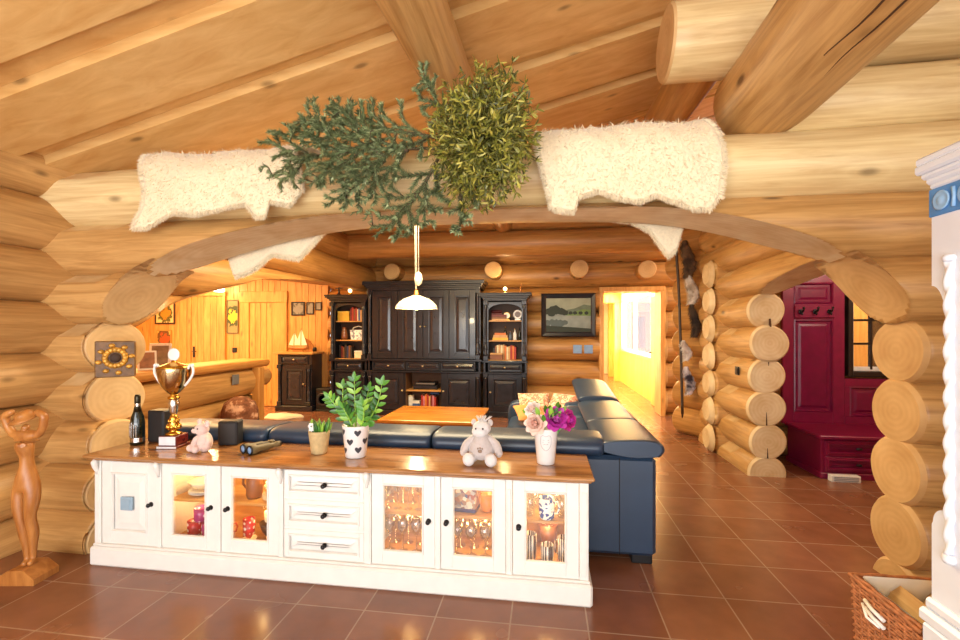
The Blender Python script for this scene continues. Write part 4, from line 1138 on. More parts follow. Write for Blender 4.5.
picture(-4.4, -4.27, 1.88, 2.04, 8.195, .018, BLACKW, A5, 'smallest black framed picture, nearest the left bookcase')
def switchbox(x, y, z, s, label, m=IRON, rz=0):
    t = thing('light_switch', label, 'light switch', (x, y, z), rz)
    mb = MB(); mb.box(-s, s, -.012, 0, -s, s, .003); mb.build('plate', m, t)
    mb = MB(); mb.box(-s*.65, s*.65, -.018, -.01, -s*.65, s*.65, .002); mb.build('rocker', m, t)
switchbox(-6.12, 8.199, 1.1, .05, 'dark light switch on the pine wall between the doors')
SWB = plain('steel blue plastic', '#7d9bc0', .3)
switchbox(.57, 8.168, 1.16, .075, 'blue grey light switch, left of the pair beside the doorway', SWB); switchbox(.76, 8.168, 1.16, .075, 'blue grey light switch, right of the pair beside the doorway', SWB)
mb = MB(); mb.box(-.08, .08, -.06, .09, -.09, .09, .02)
tag(mb.build('wall_lamp', emit('lit opal glass', '#fff3d2', 5), None, (-6.36, 8.05, 2.34)), 'glowing white square wall lamp above the left pine door', 'lamp')
point('wall_lamp_light', (-6.36, 7.85, 2.3), 12, (1, .75, .4), .06)

# landscape painting
t = thing('landscape_painting', 'large black framed landscape painting with lake, left of the doorway', 'painting', (.41, 8.16, 1.765))
a, b_ = .475, .385
mb = MB()
def ringp(g, y): return [(-a+g, y, -b_+g), (a-g, y, -b_+g), (a-g, y, b_-g), (-a+g, y, b_-g)]
mb.rings([ringp(0, 0), ringp(0, -.03), ringp(.02, -.045), ringp(.07, -.03), ringp(.085, -.02), ringp(.085, 0)], False, False); mb.build('frame', BLACKW, t)
mats = [plain('painted sky', '#8f9680', .5, var=.15, scale=5), plain('painted far hill', '#5a6850', .5, var=.2), plain('painted meadow', '#5f7a38', .5, var=.2), plain('painted lake', '#7c8478', .4, var=.2, scale=6), plain('painted trees', '#1f2a1a', .6), plain('painted reflection', '#3c4636', .4)]
mb = MB(); W_, H_ = a-.085, b_-.085
def poly(pts, k, y): mb.m = k; mb.prism([(W_*p, H_*q) for p, q in pts], 'y', y, y+.002)
poly([(-1, -1), (1, -1), (1, 1), (-1, 1)], 0, -.012)
poly([(-1, .1), (1, .1), (1, .55), (.7, .62), (.3, .4), (-.1, .3), (-1, .25)], 1, -.0145)
poly([(-1, -1), (1, -1), (1, .12), (-1, .12)], 3, -.0165)
poly([(-.2, -.02), (1, -.05), (1, .3), (.6, .34), (.2, .14)], 2, -.0185)
random.seed(3)
def blob(cx, cz, r, k, y, sq=1): poly([(cx+r*math.cos(2*PI*i/14)*random.uniform(.8, 1.15), cz+sq*r*math.sin(2*PI*i/14)*random.uniform(.8, 1.15)) for i in range(14)], k, y)
for cx, cz, r in ((-.6, .3, .28), (-.35, .22, .22), (-.75, .08, .18), (-.15, .14, .15), (-.95, .2, .2)): blob(cx, cz, r, 4, -.0205-.0004*abs(cx)); blob(cx+.02, -.35-cz*.6, r*.8, 5, -.0195-.0003*abs(cx), 1.2)
for cx in (.1, .3, .55, .8): blob(cx, .12, .1, 4, -.021-.0003*cx)
poly([(-1, -1), (1, -1), (1, -.8), (.2, -.72), (-1, -.62)], 4, -.0225)
mb.build('canvas', mats, t)

# pendant lamp with counterweight
py_, pxx = 5.5, -1.6
t = thing('pendant_lamp', 'white dome pendant lamp with pulley weight hanging over the coffee table', 'lamp', (pxx, py_, 1.78))
PORC = plain('perforated cream enamel', '#e9dfc8', .35, var=.1, scale=160, bmp=.6)
mb = MB(); mb.lathe((0, 0, 0), [(.262, -.01), (.265, 0), (.25, .03), (.21, .075), (.15, .115), (.08, .14), (.05, .155), (.05, .15), (.145, .107), (.2, .07), (.24, .026), (.258, -.004)], 36, caps=False); mb.build('shade', PORC, t)
mb = MB(); mb.lathe((0, 0, .14), [(.05, 0), (.035, .03), (.03, .07), (.012, .09)], 16); mb.build('cap', BRASS, t)
mb = MB(); mb.ball((0, 0, .03), (.045, .045, .055), 16, 12); mb.build('bulb', emit('lamp bulb', '#ffe2a0', 14), t)
mb = MB(); mb.lathe((.035, -.03, .27), [(.004, 0), (.04, .03), (.052, .09), (.04, .15), (.006, .18)], 18); mb.build('counterweight', PORC, t)
for dx in (-.025, .0, .035):
    mb = MB(); mb.tube([(dx*.4 if dx < .03 else dx, -.03 if dx > .03 else 0, .22 if dx < .03 else .44), (dx, -.02, 2.0)], .005, 6); mb.build('cord', PAGE, t)
mb = MB(); mb.lathe((0, 0, 1.97), [(.05, 0), (.06, .02), (.06, .06), (.02, .07)], 16); mb.build('ceiling_rose', PORC, t)
point('pendant_light', (pxx, py_, 1.7), 22, (1, .76, .42), .06)

# ================================================================== things standing on the sideboard (top z = .69)
TZ = .708
# sparkling wine bottle
t = thing('wine_bottle', 'dark sparkling wine bottle with foil neck at the left end of the sideboard', 'bottle', (-2.80, 2.76, TZ))
mb = MB(); mb.lathe((0, 0, 0), [(.04, 0), (.044, .006), (.044, .15), (.038, .19), (.022, .235), (.0155, .27), (.0155, .31)], 24); mb.build('body', plain('green black glass', '#0f1a12', .08, coat=.6), t)
mb = MB(); mb.lathe((0, 0, .225), [(.0262, 0), (.0172, .04), (.0168, .06), (.0185, .065), (.0185, .105), (.014, .118), (.002, .12)], 20); mb.build('foil', plain('black gold foil', '#3a3527', .3, metal=.8), t)
mb = MB(); mb.lathe((0, 0, .265), [(.0178, 0), (.018, .018)], 20, caps=False); mb.build('neck_label', SILVER, t)
mb = MB(); mb.lathe((0, 0, .02), [(.0446, 0), (.0446, .03)], 24, caps=False); mb.build('label', SILVER, t)
mb = MB()
for i in range(5):
    a = -PI/2-.8+.35*i; mb.box(.0442*math.cos(a)-.003, .0442*math.cos(a)+.003, .0442*math.sin(a)-.003, .0442*math.sin(a)+.003, .055, .16-.012*abs(i-2), .001)
mb.build('label_stripe', SILVER, t)
# two black boxes
def blackbox(x, y, w, d, h, label, rz=0):
    t = thing('black_box', label, 'box', (x, y, TZ), rz)
    mb = MB(); mb.box(-w/2, w/2, -d/2, d/2, 0, h, .008); mb.build('case', plain('matt black case', '#17171a', .5, bmp=.2, scale=80), t)
    mb = MB(); mb.box(-w/2+.012, w/2-.012, -d/2-.004, -d/2+.002, .012, h-.012, .004); mb.build('front_grille', DARK, t)
blackbox(-2.71, 2.865, .13, .11, .225, 'tall plain black box between the wine bottle and the trophy')
blackbox(-2.165, 2.86, .13, .1, .165, 'small black box behind the pink soft toy', .25)
# trophy
t = thing('trophy_cup', 'gold and silver trophy cup with white handles on a red wooden block', 'trophy', (-2.5, 2.74, TZ), .1); TS = .88
MAHO = wood('mahogany', '#7a2a22', '#4a1412', kind='obj', sc=(6, 6, 20), knots=0, rough=.2, coat=.4)
mb = MB(); mb.box(-.085, .085, -.085, .085, 0, .02, .004); mb.box(-.075, .075, -.075, .075, .02, .095, .006); mb.build('block', MAHO, t)
mb = MB(); mb.box(-.07, .07, -.079, -.074, .025, .09, .002); mb.box(-.083, .083, -.088, -.084, .002, .018, .001); mb.build('plaque', plain('white metal plaque', '#d9dae0', .25), t)
mb = MB(); mb.lathe((0, 0, .095), [(.062, 0), (.06, .012), (.035, .02), (.028, .03), (.045, .05), (.048, .07), (.034, .095), (.04, .11), (.028, .14), (.022, .15)], 24)
for k in range(10):
    a = 2*PI*k/10; mb.ball((.045*math.cos(a), .045*math.sin(a), .155), (.012, .012, .02), 8, 6); mb.ball((.035*math.cos(a+.3), .035*math.sin(a+.3), .2), (.01, .01, .014), 8, 6)
mb.build('foot', GOLD, t)
mb = MB(); mb.lathe((0, 0, .24), [(.02, 0), (.03, .03), (.036, .07), (.042, .1), (.03, .12), (.03, .125)], 24); mb.build('stem', SILVER, t)
mb = MB(); mb.lathe((0, 0, .36), [(.02, 0), (.045, .01), (.045, .025), (.022, .035), (.03, .045)], 24); mb.build('collar', GOLD, t)
mb = MB(); mb.lathe((0, 0, .40), [(.02, 0), (.05, .02), (.085, .06), (.108, .11), (.12, .165), (.124, .2), (.124, .21), (.115, .21), (.11, .16), (.04, .03)], 32)
mb.build('bowl', plain('bright gilt silver', '#c9b083', .14, metal=1, var=.15, scale=25), t)
mb = MB(); mb.lathe((0, 0, .607), [(.126, 0), (.126, .008), (.1, .018), (.07, .03), (.03, .042), (.015, .05), (.013, .06)], 28); mb.build('lid', GOLD, t)
mb = MB(); mb.lathe((0, -.006, .71), [(.03, .014), (.048, .012), (.05, .006), (.048, 0), (.04, -.002), (.002, -.002)], 24, 'y'); mb.build('finial_disc', CERAM, t)
for s in (-1, 1):
    mb = MB(); pts = smooth_pts([(s*.095, 0, .47), (s*.125, 0, .5), (s*.165, 0, .56), (s*.165, 0, .61), (s*.14, 0, .63), (s*.125, 0, .6)], 4)
    mb.tube(pts, .010, 10); mb.ball((s*.16, 0, .625), .016, 10, 8); mb.build('handle', CERAM, t)
# pink soft toy with a tilted head
PINKF = plain('pale pink plush', '#dcc0b7', .95, var=.06, scale=60, sheen=.5, bmp=.3)
def toy_ears(*a): pass
t = thing('soft_toy', 'small pale pink soft toy sitting tilted between trophy and binoculars', 'soft toy', (-2.20, 2.66, TZ), -.3)
mb = MB(); mb.ball((0, 0, .062), (.05, .045, .066), 20, 14); mb.build('body', PINKF, t)
mb = MB(); mb.ball((-.012, -.012, .145), (.046, .042, .04), 20, 14); mb.ball((-.03, -.045, .14), (.024, .02, .018), 12, 8); mb.build('head', PINKF, t)
for x, z in ((.025, .18), (-.05, .185)): mb = MB(); mb.ball((x, 0, z), (.022, .012, .024), 12, 8); mb.build('ear', PINKF, t)
for p in ((-.068, -.05, .024), (.0, -.062, .026)): mb = MB(); mb.tube([(p[0]*.5, -.01, .035), p], [.024, .02], 12); mb.ball(p, (.024, .024, .024), 14, 10); mb.build('leg', PINKF, t)
for s in (-1, 1): mb = MB(); mb.tube([(s*.035, -.005, .1), (s*.06, -.02, .075), (s*.062, -.03, .05)], [.016, .018, .02], 12); mb.ball((s*.062, -.03, .048), .02, 10, 8); mb.build('arm', PINKF, t)
for x in (-.03, .005): mb = MB(); mb.ball((x, -.052, .156), .005, 8, 6); mb.build('eye', BLACK, t)
# binoculars
t = thing('binoculars', 'pair of dark binoculars with blue lenses lying on the sideboard', 'binoculars', (-1.84, 2.72, TZ), -.42)
OLIVE = plain('olive rubber', '#6a5c3c', .5, bmp=.2, scale=60)
for s in (-1, 1):
    mb = MB(); mb.lathe((s*.037, 0, .031), [(.026, -.1), (.03, -.095), (.03, -.06), (.024, -.05), (.022, .03), (.017, .04), (.016, .075), (.02, .08), (.02, .1)], 18, 'y'); mb.build('barrel', OLIVE, t)
    mb = MB(); mb.lathe((s*.037, -.1, .031), [(.0305, .004), (.031, -.004), (.024, -.006)], 18, 'y', caps=False); mb.build('lens_ring', BLACK, t)
    mb = MB(); mb.lathe((s*.037, -.101, .031), [(.025, 0), (.018, -.004), (.002, -.006)], 18, 'y'); mb.build('lens', plain('coated lens', '#6f93bd', .08, coat=.6), t)
    mb = MB(); mb.lathe((s*.037, .1, .031), [(.019, -.01), (.019, .012), (.012, .012)], 16, 'y'); mb.build('eyepiece', BLACK, t)
mb = MB(); mb.box(-.02, .02, -.03, .03, .03, .04, .004); mb.tube([(0, -.035, .042), (0, .05, .042)], .01, 10); mb.build('hinge_bridge', BLACK, t)
# succulent
GREENS = [plain('leaf green', '#4f8a2c', .35, var=.25), plain('light leaf green', '#86b43f', .35, var=.2), plain('deep leaf green', '#2f5f24', .35, var=.25)]
SOIL = plain('potting soil', '#3a2a1d', .9, var=.3, scale=60)
t = thing('potted_succulent', 'small succulent in a beige clay pot with white tag, left of heart pot', 'plant', (-1.44, 2.73, TZ))
mb = MB(); mb.lathe((0, 0, 0), [(.046, 0), (.05, .005), (.066, .13), (.067, .145), (.06, .145), (.058, .12)], 26); mb.build('pot', plain('beige clay', '#c0a878', .8, var=.15, scale=30, bmp=.3), t)
mb = MB(); mb.lathe((0, 0, .118), [(.058, 0), (.03, .008), (.002, .01)], 20); mb.build('soil', SOIL, t)
mb = MB()
for i in range(46):
    a = random.uniform(0, 2*PI); r = random.uniform(0, .045); mb.m = random.randint(0, 2)
    d = Vector((math.cos(a)*.35+r*6*math.cos(a), math.sin(a)*.35, 1+random.uniform(0, .6))).normalized()
    p = Vector((r*math.cos(a)+.012, r*math.sin(a), .122)); L = random.uniform(.05, .11)
    mb.tube([p, p+d*L*.5, p+d*L], [.006, .009, .002], 6)
mb.build('leaves', GREENS, t)
mb = MB(); mb.box(-.03, -.026, -.05, -.045, .12, .17, .001)
for a in range(6): mb.ball((-.028+.014*math.cos(a*PI/3), -.051, .18+.014*math.sin(a*PI/3)), (.01, .004, .01), 8, 6)
mb.box(-.045, -.012, -.052, -.048, .15, .165, .002); mb.build('plant_tag', CERAM, t)
# zamioculcas in heart pot
t = thing('potted_plant', 'glossy green plant with upright fronds in white pot with dark hearts', 'plant', (-1.175, 2.69, TZ))
mb = MB(); mb.lathe((0, 0, 0), [(.06, 0), (.064, .004), (.083, .19), (.084, .2), (.076, .2), (.074, .17)], 32); mb.build('pot', CERAM, t)
HEART = [(.0, -.022), (.012, -.01), (.021, .002), (.021, .012), (.014, .018), (.006, .016), (0, .009), (-.006, .016), (-.014, .018), (-.021, .012), (-.021, .002), (-.012, -.01)]
def pot_r(z): return .064+(.083-.064)*z/.19
CHAR = plain('charcoal print', '#34353c', .5)
for (az, z) in ((-PI/2-.08, .105), (-PI/2+.62, .055), (-PI/2+.55, .16), (-PI/2-.75, .165), (-PI/2-.72, .05), (-PI/2+1.25, .105)):
    mb = MB(); vs = []
    for (u, w_) in HEART:
        zz = z+w_; R = pot_r(zz)+.0008; a = az+u/R; vs.append((R*math.cos(a), R*math.sin(a), zz))
    R = pot_r(z)+.0008; vs.append((R*math.cos(az), R*math.sin(az), z)); n = len(HEART)
    mb.add(vs, [(i, (i+1) % n, n) for i in range(n)]); mb.fixn = False; mb.build('heart', CHAR, t)
mb = MB(); mb.lathe((0, 0, .165), [(.075, 0), (.002, .01)], 20); mb.build('soil', SOIL, t)
random.seed(21)
def frond(base, tip, bow, n, L, w):
    mb = MB(); base = Vector(base); tip = Vector(tip); bow = Vector(bow); pts = []
    for i in range(9):
        s = i/8; pts.append(base.lerp(tip, s)+bow*math.sin(PI*s))
    mb.m = 1; mb.tube(pts, [.007-.005*i/8 for i in range(9)], 6)
    for i in range(n):
        s = .22+.78*i/(n-1); k = min(7, int(s*8)); p = pts[k].lerp(pts[k+1], s*8-k); tg = (pts[k+1]-pts[k]).normalized()
        side = tg.cross(Vector((.1, -1, .15))).normalized()
        for sg in (-1, 1):
            mb.m = random.choice((0, 0, 1, 2))
            d = (side*sg*.85+tg*.75+Vector((0, -.2, 0))).normalized()
            nr = Vector((random.uniform(-.2, .2), -1, .35))
            mb.leaf(p, d, nr, L*(1-.35*abs(s-.55))*random.uniform(.9, 1.1), w, .12)
    mb.m = 0; mb.leaf(pts[-1], tg, Vector((0, -1, .2)), L, w, .1)
    mb.build('frond', GREENS, t)
for b_, tp, bw, n in (((0, 0, .17), (-.01, .0, .47), (.0, 0, 0), 7), ((.02, 0, .17), (.17, .0, .45), (.03, 0, -.02), 7), ((-.03, 0, .17), (-.10, .03, .42), (-.02, 0, 0), 6), ((-.03, -.02, .17), (-.155, -.03, .36), (-.01, 0, .03), 5), ((.03, -.03, .17), (.07, -.06, .33), (.02, 0, 0), 5), ((.0, -.03, .17), (-.05, -.07, .31), (0, 0, .01), 5), ((.02, .03, .17), (.05, .08, .40), (0, 0, 0), 6), ((.04, 0, .17), (.1, .03, .3), (.02, 0, 0), 4)):
    frond(b_, tp, bw, n, .065, .028)
# grey soft toy
GREYF = plain('pale grey plush', '#bdb4b1', .95, var=.05, scale=60, sheen=.5, bmp=.3); WHF = plain('white plush', '#d6d2d1', .95, var=.04, scale=60, sheen=.5, bmp=.3)
t = thing('soft_toy', 'pale grey seated soft toy with tufted hair and paw patch on its belly', 'soft toy', (-.375, 2.68, TZ))
mb = MB(); mb.lathe((0, 0, .02), [(.03, 0), (.07, .015), (.082, .05), (.074, .095), (.05, .135), (.03, .155)], 24); mb.build('body', GREYF, t)
mb = MB(); mb.ball((0, -.005, .205), (.055, .052, .045), 22, 14); mb.ball((-.01, -.035, .19), (.046, .034, .032), 18, 12); mb.build('head', WHF, t)
for s in (-1, 1): mb = MB(); mb.ball((s*.05, .01, .235), (.016, .01, .022), 12, 8); mb.build('ear', GREYF, t)
for s in (-1, 1): mb = MB(); mb.tube(smooth_pts([(s*.04, -.01, .15), (s*.085, -.02, .115), (s*.105, -.03, .07)], 3), [.022]*3+[.024]*3+[.022], 12); mb.ball((s*.105, -.03, .066), (.023, .023, .027), 12, 8); mb.build('arm', GREYF, t)
for s in (-1, 1): mb = MB(); mb.tube([(s*.04, -.02, .045), (s*.065, -.085, .038)], [.032, .03], 14); mb.ball((s*.065, -.09, .038), (.036, .03, .038), 16, 10); mb.build('leg', WHF, t)
mb = MB()
for i in range(26):
    a = random.uniform(0, 2*PI); p = Vector((.018*math.cos(a), .018*math.sin(a), .243)); mb.tube([p, p+Vector((random.uniform(-.03, .05), random.uniform(-.02, .02), .035))], [.004, .001], 5)
mb.build('hair', WHF, t)
for x in (-.028, .014): mb = MB(); mb.ball((x, -.062, .212), .0055, 8, 6); mb.build('eye', BLACK, t)
mb = MB(); mb.ball((0, -.08, .085), (.013, .004, .011), 10, 8)
for k in range(3): mb.ball((-.013+.013*k, -.079, .1+.003*(k == 1)), (.005, .003, .006), 8, 6)
mb.build('paw_patch', plain('brown embroidery', '#8a7360', .8), t)
# vase of peonies
t = thing('flower_vase', 'tapered white vase with printed crest at the right end of the sideboard', 'vase', (0.005, 2.715, TZ))
mb = MB(); mb.lathe((0, 0, 0), [(.05, 0), (.053, .004), (.071, .205), (.072, .21), (.066, .21), (.05, .03)], 32); mb.build('body', CERAM, t)
mb = MB(); GRY = plain('grey print', '#9c9aa0', .5)
def on_vase(u, z, rr=.0006):
    R = .053+(.071-.053)*(z-.004)/.2+rr; a = -PI/2+u/R; return (R*math.cos(a), R*math.sin(a), z)
for pts in ([(-.03, .17), (-.031, .13), (-.022, .105), (0, .088), (.022, .105), (.031, .13), (.03, .17)], [(-.03, .17), (-.018, .178), (0, .172), (.018, .178), (.03, .17)], [(-.018, .15), (.018, .15)], [(-.02, .138), (.02, .138)], [(-.014, .126), (.014, .126)]):
    q = smooth_pts(pts, 4) if len(pts) > 2 else pts; mb.tube([on_vase(u, z) for u, z in q], .0012, 5)
mb.build('printed_crest', GRY, t)
def peony(c, r, m1, m2, label, face):
    f = thing('peony', label, 'flower', c, 0, 'peonies in the white vase'); face = Vector(face).normalized()
    q = face.to_track_quat('Z', 'Y').to_matrix().to_4x4()
    mb = MB(); mb.T = q
    for layer, (n, tilt, L, w) in enumerate(((5, .15, .75, .5), (6, .45, .85, .62), (7, .8, .95, .75), (8, 1.15, 1.0, .8), (8, 1.5, 1.0, .8))):
        for i in range(n):
            a = 2*PI*(i+.5*(layer % 2))/n+random.uniform(-.2, .2); ti = tilt+random.uniform(-.1, .1); mb.m = 0 if layer > 1 else 1
            rad = Vector((math.cos(a), math.sin(a), 0)); tan = Vector((-math.sin(a), math.cos(a), 0)); vs = []
            NU = 6
            for u in range(NU+1):
                s = u/NU; ang = ti*s**.6*1.1
                cc = rad*(r*L*math.sin(ti)*s*.95+.12*r*layer*.6)+Vector((0, 0, r*L*(s*math.cos(ti)*.9+.15*s*s)))-rad*r*.22*s*s*(1 if layer < 4 else .2)
                hw = r*w*.5*math.sin(PI*min(.97, .12+.72*s))*1.15
                for v in (-1, -.5, 0, .5, 1):
                    ruf = .05*r*math.sin(v*7+i)*s
                    vs.append(cc+tan*hw*v-rad*(.18*r*v*v)*(1-s*.3)+Vector((0, 0, ruf)))
            fs = []
            for u in range(NU):
                for v in range(4): k = u*5+v; fs.append((k, k+1, k+6, k+5))
            mb.add(vs, fs, True)
    mb.fixn = False; mb.build('petals', [m1, m2], f)
    mb = MB(); cc = -face*r*.15; mb.ball(tuple(cc), r*.34, 12, 8); mb.build('calyx', GREENS[2], f)
    mb = MB(); st = Vector((0.005+(c[0]-.005)*.25, 2.715+(c[1]-2.715)*.25, TZ+.1))-Vector(c); mb.tube([cc, cc*.5+st*.5+Vector((0, 0, .01)), st], .004, 6); mb.build('stem', GREENS[0], f)
CRP = plain('cream pink petal', '#f2d3c3', .6, var=.1, scale=40); CRP2 = plain('pink cream petal', '#eebfae', .6, var=.1, scale=40); WHP = plain('white petal', '#f3e6e0', .6, var=.06); MAG = plain('magenta petal', '#b8329c', .55, var=.25, scale=50); MAG2 = plain('violet petal', '#d066bd', .55, var=.2, scale=50); PNK = plain('hot pink petal', '#c42a8a', .55, var=.3, scale=50)
peony((-.052, 2.665, TZ+.245), .062, CRP, CRP2, 'cream pink peony low on the left of the vase', (-.35, -1, .2))
peony((-.068, 2.70, TZ+.315), .048, WHP, CRP, 'whitish peony above the cream pink one', (-.5, -.8, .6))
peony((.062, 2.67, TZ+.272), .064, MAG, MAG2, 'large magenta peony facing front in the middle of the bunch', (.1, -1, .3))
peony((.128, 2.70, TZ+.262), .056, PNK, MAG, 'hot pink peony at the right side of the bunch', (.8, -.8, .15))
mb = MB()
for i in range(22):
    a = random.uniform(0, 2*PI); p = Vector((.005+.03*math.cos(a), 2.72+.03*math.sin(a), TZ+.21)); mb.m = random.randint(0, 2)
    d = Vector((math.cos(a)*.9, math.sin(a)*.9, random.uniform(.7, 1.8))).normalized(); q = p+d*random.uniform(.06, .12)
    mb.tube([p, q], .002, 5); mb.leaf(q, d, Vector((0, -1, .5)), .06, .028, .2)
t = bpy.data.objects['trophy_cup']; t.scale = (TS*.92, TS*.92, TS)
tag(mb.build('flower_leaves', GREENS, None, (0.005, 2.715, TZ+.2), True), 'green leaves between the peonies in the white vase', 'leaves')

# ================================================================== sheepskins over the top log
def sheepskin(label, zf, zb, xl, xr, seed, nb=30000):
    random.seed(seed); t = thing('sheepskin', label, 'sheepskin', ((xl(.5)+xr(.5))/2, 3.0, 2.7), 0, None)
    NX, NT = 60, 56; Y0, Zc, R = 3.0, 2.50, .265
    def path(f, zF, zB):
        l1 = Zc-zF; l2 = PI*R; l3 = max(0, Zc-zB); d = f*(l1+l2+l3)
        if d < l1: return (Y0-R, zF+d, -1, 0)
        if d < l1+l2:
            a = (d-l1)/R; return (Y0-R*math.cos(a), Zc+R*math.sin(a), -math.cos(a), math.sin(a))
        return (Y0+R, Zc-(d-l1-l2), 1, 0)
    def at(s, f):
        x0, x1 = xl(f), xr(f); x = x0+(x1-x0)*s
        y, z, ny, nz = path(f, zf(x), zb(x))
        b = .014*math.sin(x*9+seed)*math.sin(f*13+x*5)+.003*math.sin(x*41+f*37)
        return Vector((x, y+ny*b, z+nz*b)), Vector((0, ny, nz))
    mb = MB(); vs = []
    for i in range(NX+1):
        for j in range(NT+1):
            p, n = at(i/NX, j/NT); vs.append(p+n*.02)
    o = len(vs)
    for i in range(NX+1):
        for j in range(NT+1):
            p, n = at(i/NX, j/NT); vs.append(p-n*.004)
    q = lambda i, j: i*(NT+1)+j
    fs = []
    for i in range(NX):
        for j in range(NT):
            f = (q(i, j), q(i+1, j), q(i+1, j+1), q(i, j+1)); fs.append(f); fs.append(tuple(o+k for k in reversed(f)))
    edge = [q(i, 0) for i in range(NX+1)]+[q(NX, j) for j in range(1, NT+1)]+[q(i, NT) for i in range(NX-1, -1, -1)]+[q(0, j) for j in range(NT-1, 0, -1)]
    for a, b_ in zip(edge, edge[1:]+edge[:1]): fs.append((a, b_, o+b_, o+a))
    mb.add(vs, fs, True); mb.build('hide', FUR, t, world=True)
    mb = MB(); mb.fixn = False
    for k in range(nb):
        s, f = random.random(), random.random()
        e = random.random()
        if e < .28: s = random.choice((0, 1))
        elif e < .55: f = random.choice((0., 1.))
        p, n = at(s, f); L = random.uniform(.022, .042)
        d = (n*.55+Vector((random.gauss(0, .4), random.gauss(0, .3), -.7+random.gauss(0, .35)))).normalized()
        if s in (0, 1): d = (d*.7+Vector((-1 if s == 0 else 1, 0, -.2))).normalized()
        if f in (0, 1): d = (d*.6+Vector((0, 0, -1))).normalized()
        sd = Vector((random.uniform(-1, 1), random.uniform(-1, 1), random.uniform(-1, 1))).cross(d).normalized()
        mb.blade(p+n*random.uniform(.006, .02), d, sd, L, .006)
    tag(mb.build('fleece', FUR, t, world=True), kind='stuff')
sheepskin('cream sheepskin draped over the top log left of the fir branch',
          lambda x: interp([(-2.82, 2.2), (-2.68, 2.2), (-2.5, 2.3), (-2.29, 2.28), (-2.06, 2.33), (-1.95, 2.34), (-1.88, 2.25), (-1.81, 2.25), (-1.78, 2.35), (-1.64, 2.32), (-1.57, 2.4)], x),
          lambda x: interp([(-2.7, 2.35), (-2.55, 2.25), (-2.45, 1.93), (-2.3, 1.98), (-2.12, 2.1), (-1.9, 2.06), (-1.6, 2.34)], x),
          lambda f: -2.78+.06*math.sin(f*9)+.05*f, lambda f: -1.60+.04*math.sin(f*11+1), 4)
sheepskin('cream sheepskin draped over the top log right of the mistletoe ball',
          lambda x: interp([(-.05, 2.3), (.0, 2.24), (.08, 2.22), (.17, 2.21), (.2, 2.3), (.31, 2.33), (.42, 2.28), (.54, 2.25), (.63, 2.29), (.75, 2.24), (.83, 2.2), (.92, 2.19), (.99, 2.28)], x),
          lambda x: interp([(.1, 2.35), (.39, 2.31), (.6, 2.27), (.72, 2.2), (.85, 2.02), (.9, 2.06), (.95, 2.24)], x),
          lambda f: -.0+.05*math.sin(f*8+2), lambda f: .965+.03*math.sin(f*10), 9)

# ================================================================== mistletoe ball and fir branches
random.seed(11)
MG = [plain('mistletoe leaf', '#7d7c2c', .45, var=.2), plain('yellow mistletoe leaf', '#aaa046', .45, var=.2), plain('dark mistletoe leaf', '#4c4f1e', .5, var=.2)]
TWIG = plain('olive twig', '#6d6a2c', .6)
mc = Vector((-.345, 2.5, 2.575))
t = thing('mistletoe_ball', 'big round bunch of yellow green mistletoe hanging from the top log', 'mistletoe', tuple(mc))
tw = MB(); lf = MB(); lf.fixn = False
for i in range(560):
    u = random.uniform(-1, 1); a = random.uniform(0, 2*PI); q = math.sqrt(1-u*u)
    rr = random.uniform(.62, 1.02)
    e = Vector((.315*q*math.cos(a), .20*q*math.sin(a), .42*u))*rr
    if e.z > .25: e.x += random.gauss(0, .05)
    if e.y > .16: e.y = .16
    b0 = e*.25+Vector((random.gauss(0, .03), random.gauss(0, .03), random.gauss(0, .03)))
    mid = b0.lerp(e, .55)+Vector((random.gauss(0, .03), random.gauss(0, .03), random.gauss(0, .03)))
    tw.tube([b0, mid, e], [.0035, .003, .002], 5)
    for p, dr in ((mid, e-mid), (mid.lerp(e, .5), e-mid), (e, e-mid)):
        dr = dr.normalized()
        for k in range(random.choice((3, 4, 5))):
            d = (dr*.7+Vector((random.gauss(0, .7), random.gauss(0, .7), random.gauss(0, .7)))).normalized(); lf.m = random.choice((0, 0, 0, 1, 1, 2, 2))
            lf.leaf(p, d, Vector((random.gauss(0, 1), random.gauss(0, 1), random.gauss(0, 1))), random.uniform(.03, .05), random.uniform(.009, .013), .25)
tw.build('twigs', TWIG, t); tag(lf.build('leaves', MG, t), kind='stuff')
NG = [plain('fir needle', '#7f8c5c', .55, var=.2), plain('pale fir needle', '#a3ac7c', .55, var=.2), plain('dark fir needle', '#5f6c46', .6, var=.2)]
BARK = plain('brown bark twig', '#5a4a34', .8, var=.3, scale=60)
def spray(stem, name_label, rad_twig=.2):
    pass
t = thing('fir_branch', 'spreading grey green fir branches laid against the top log beside the mistletoe', 'fir branch', (-.65, 2.6, 2.6))
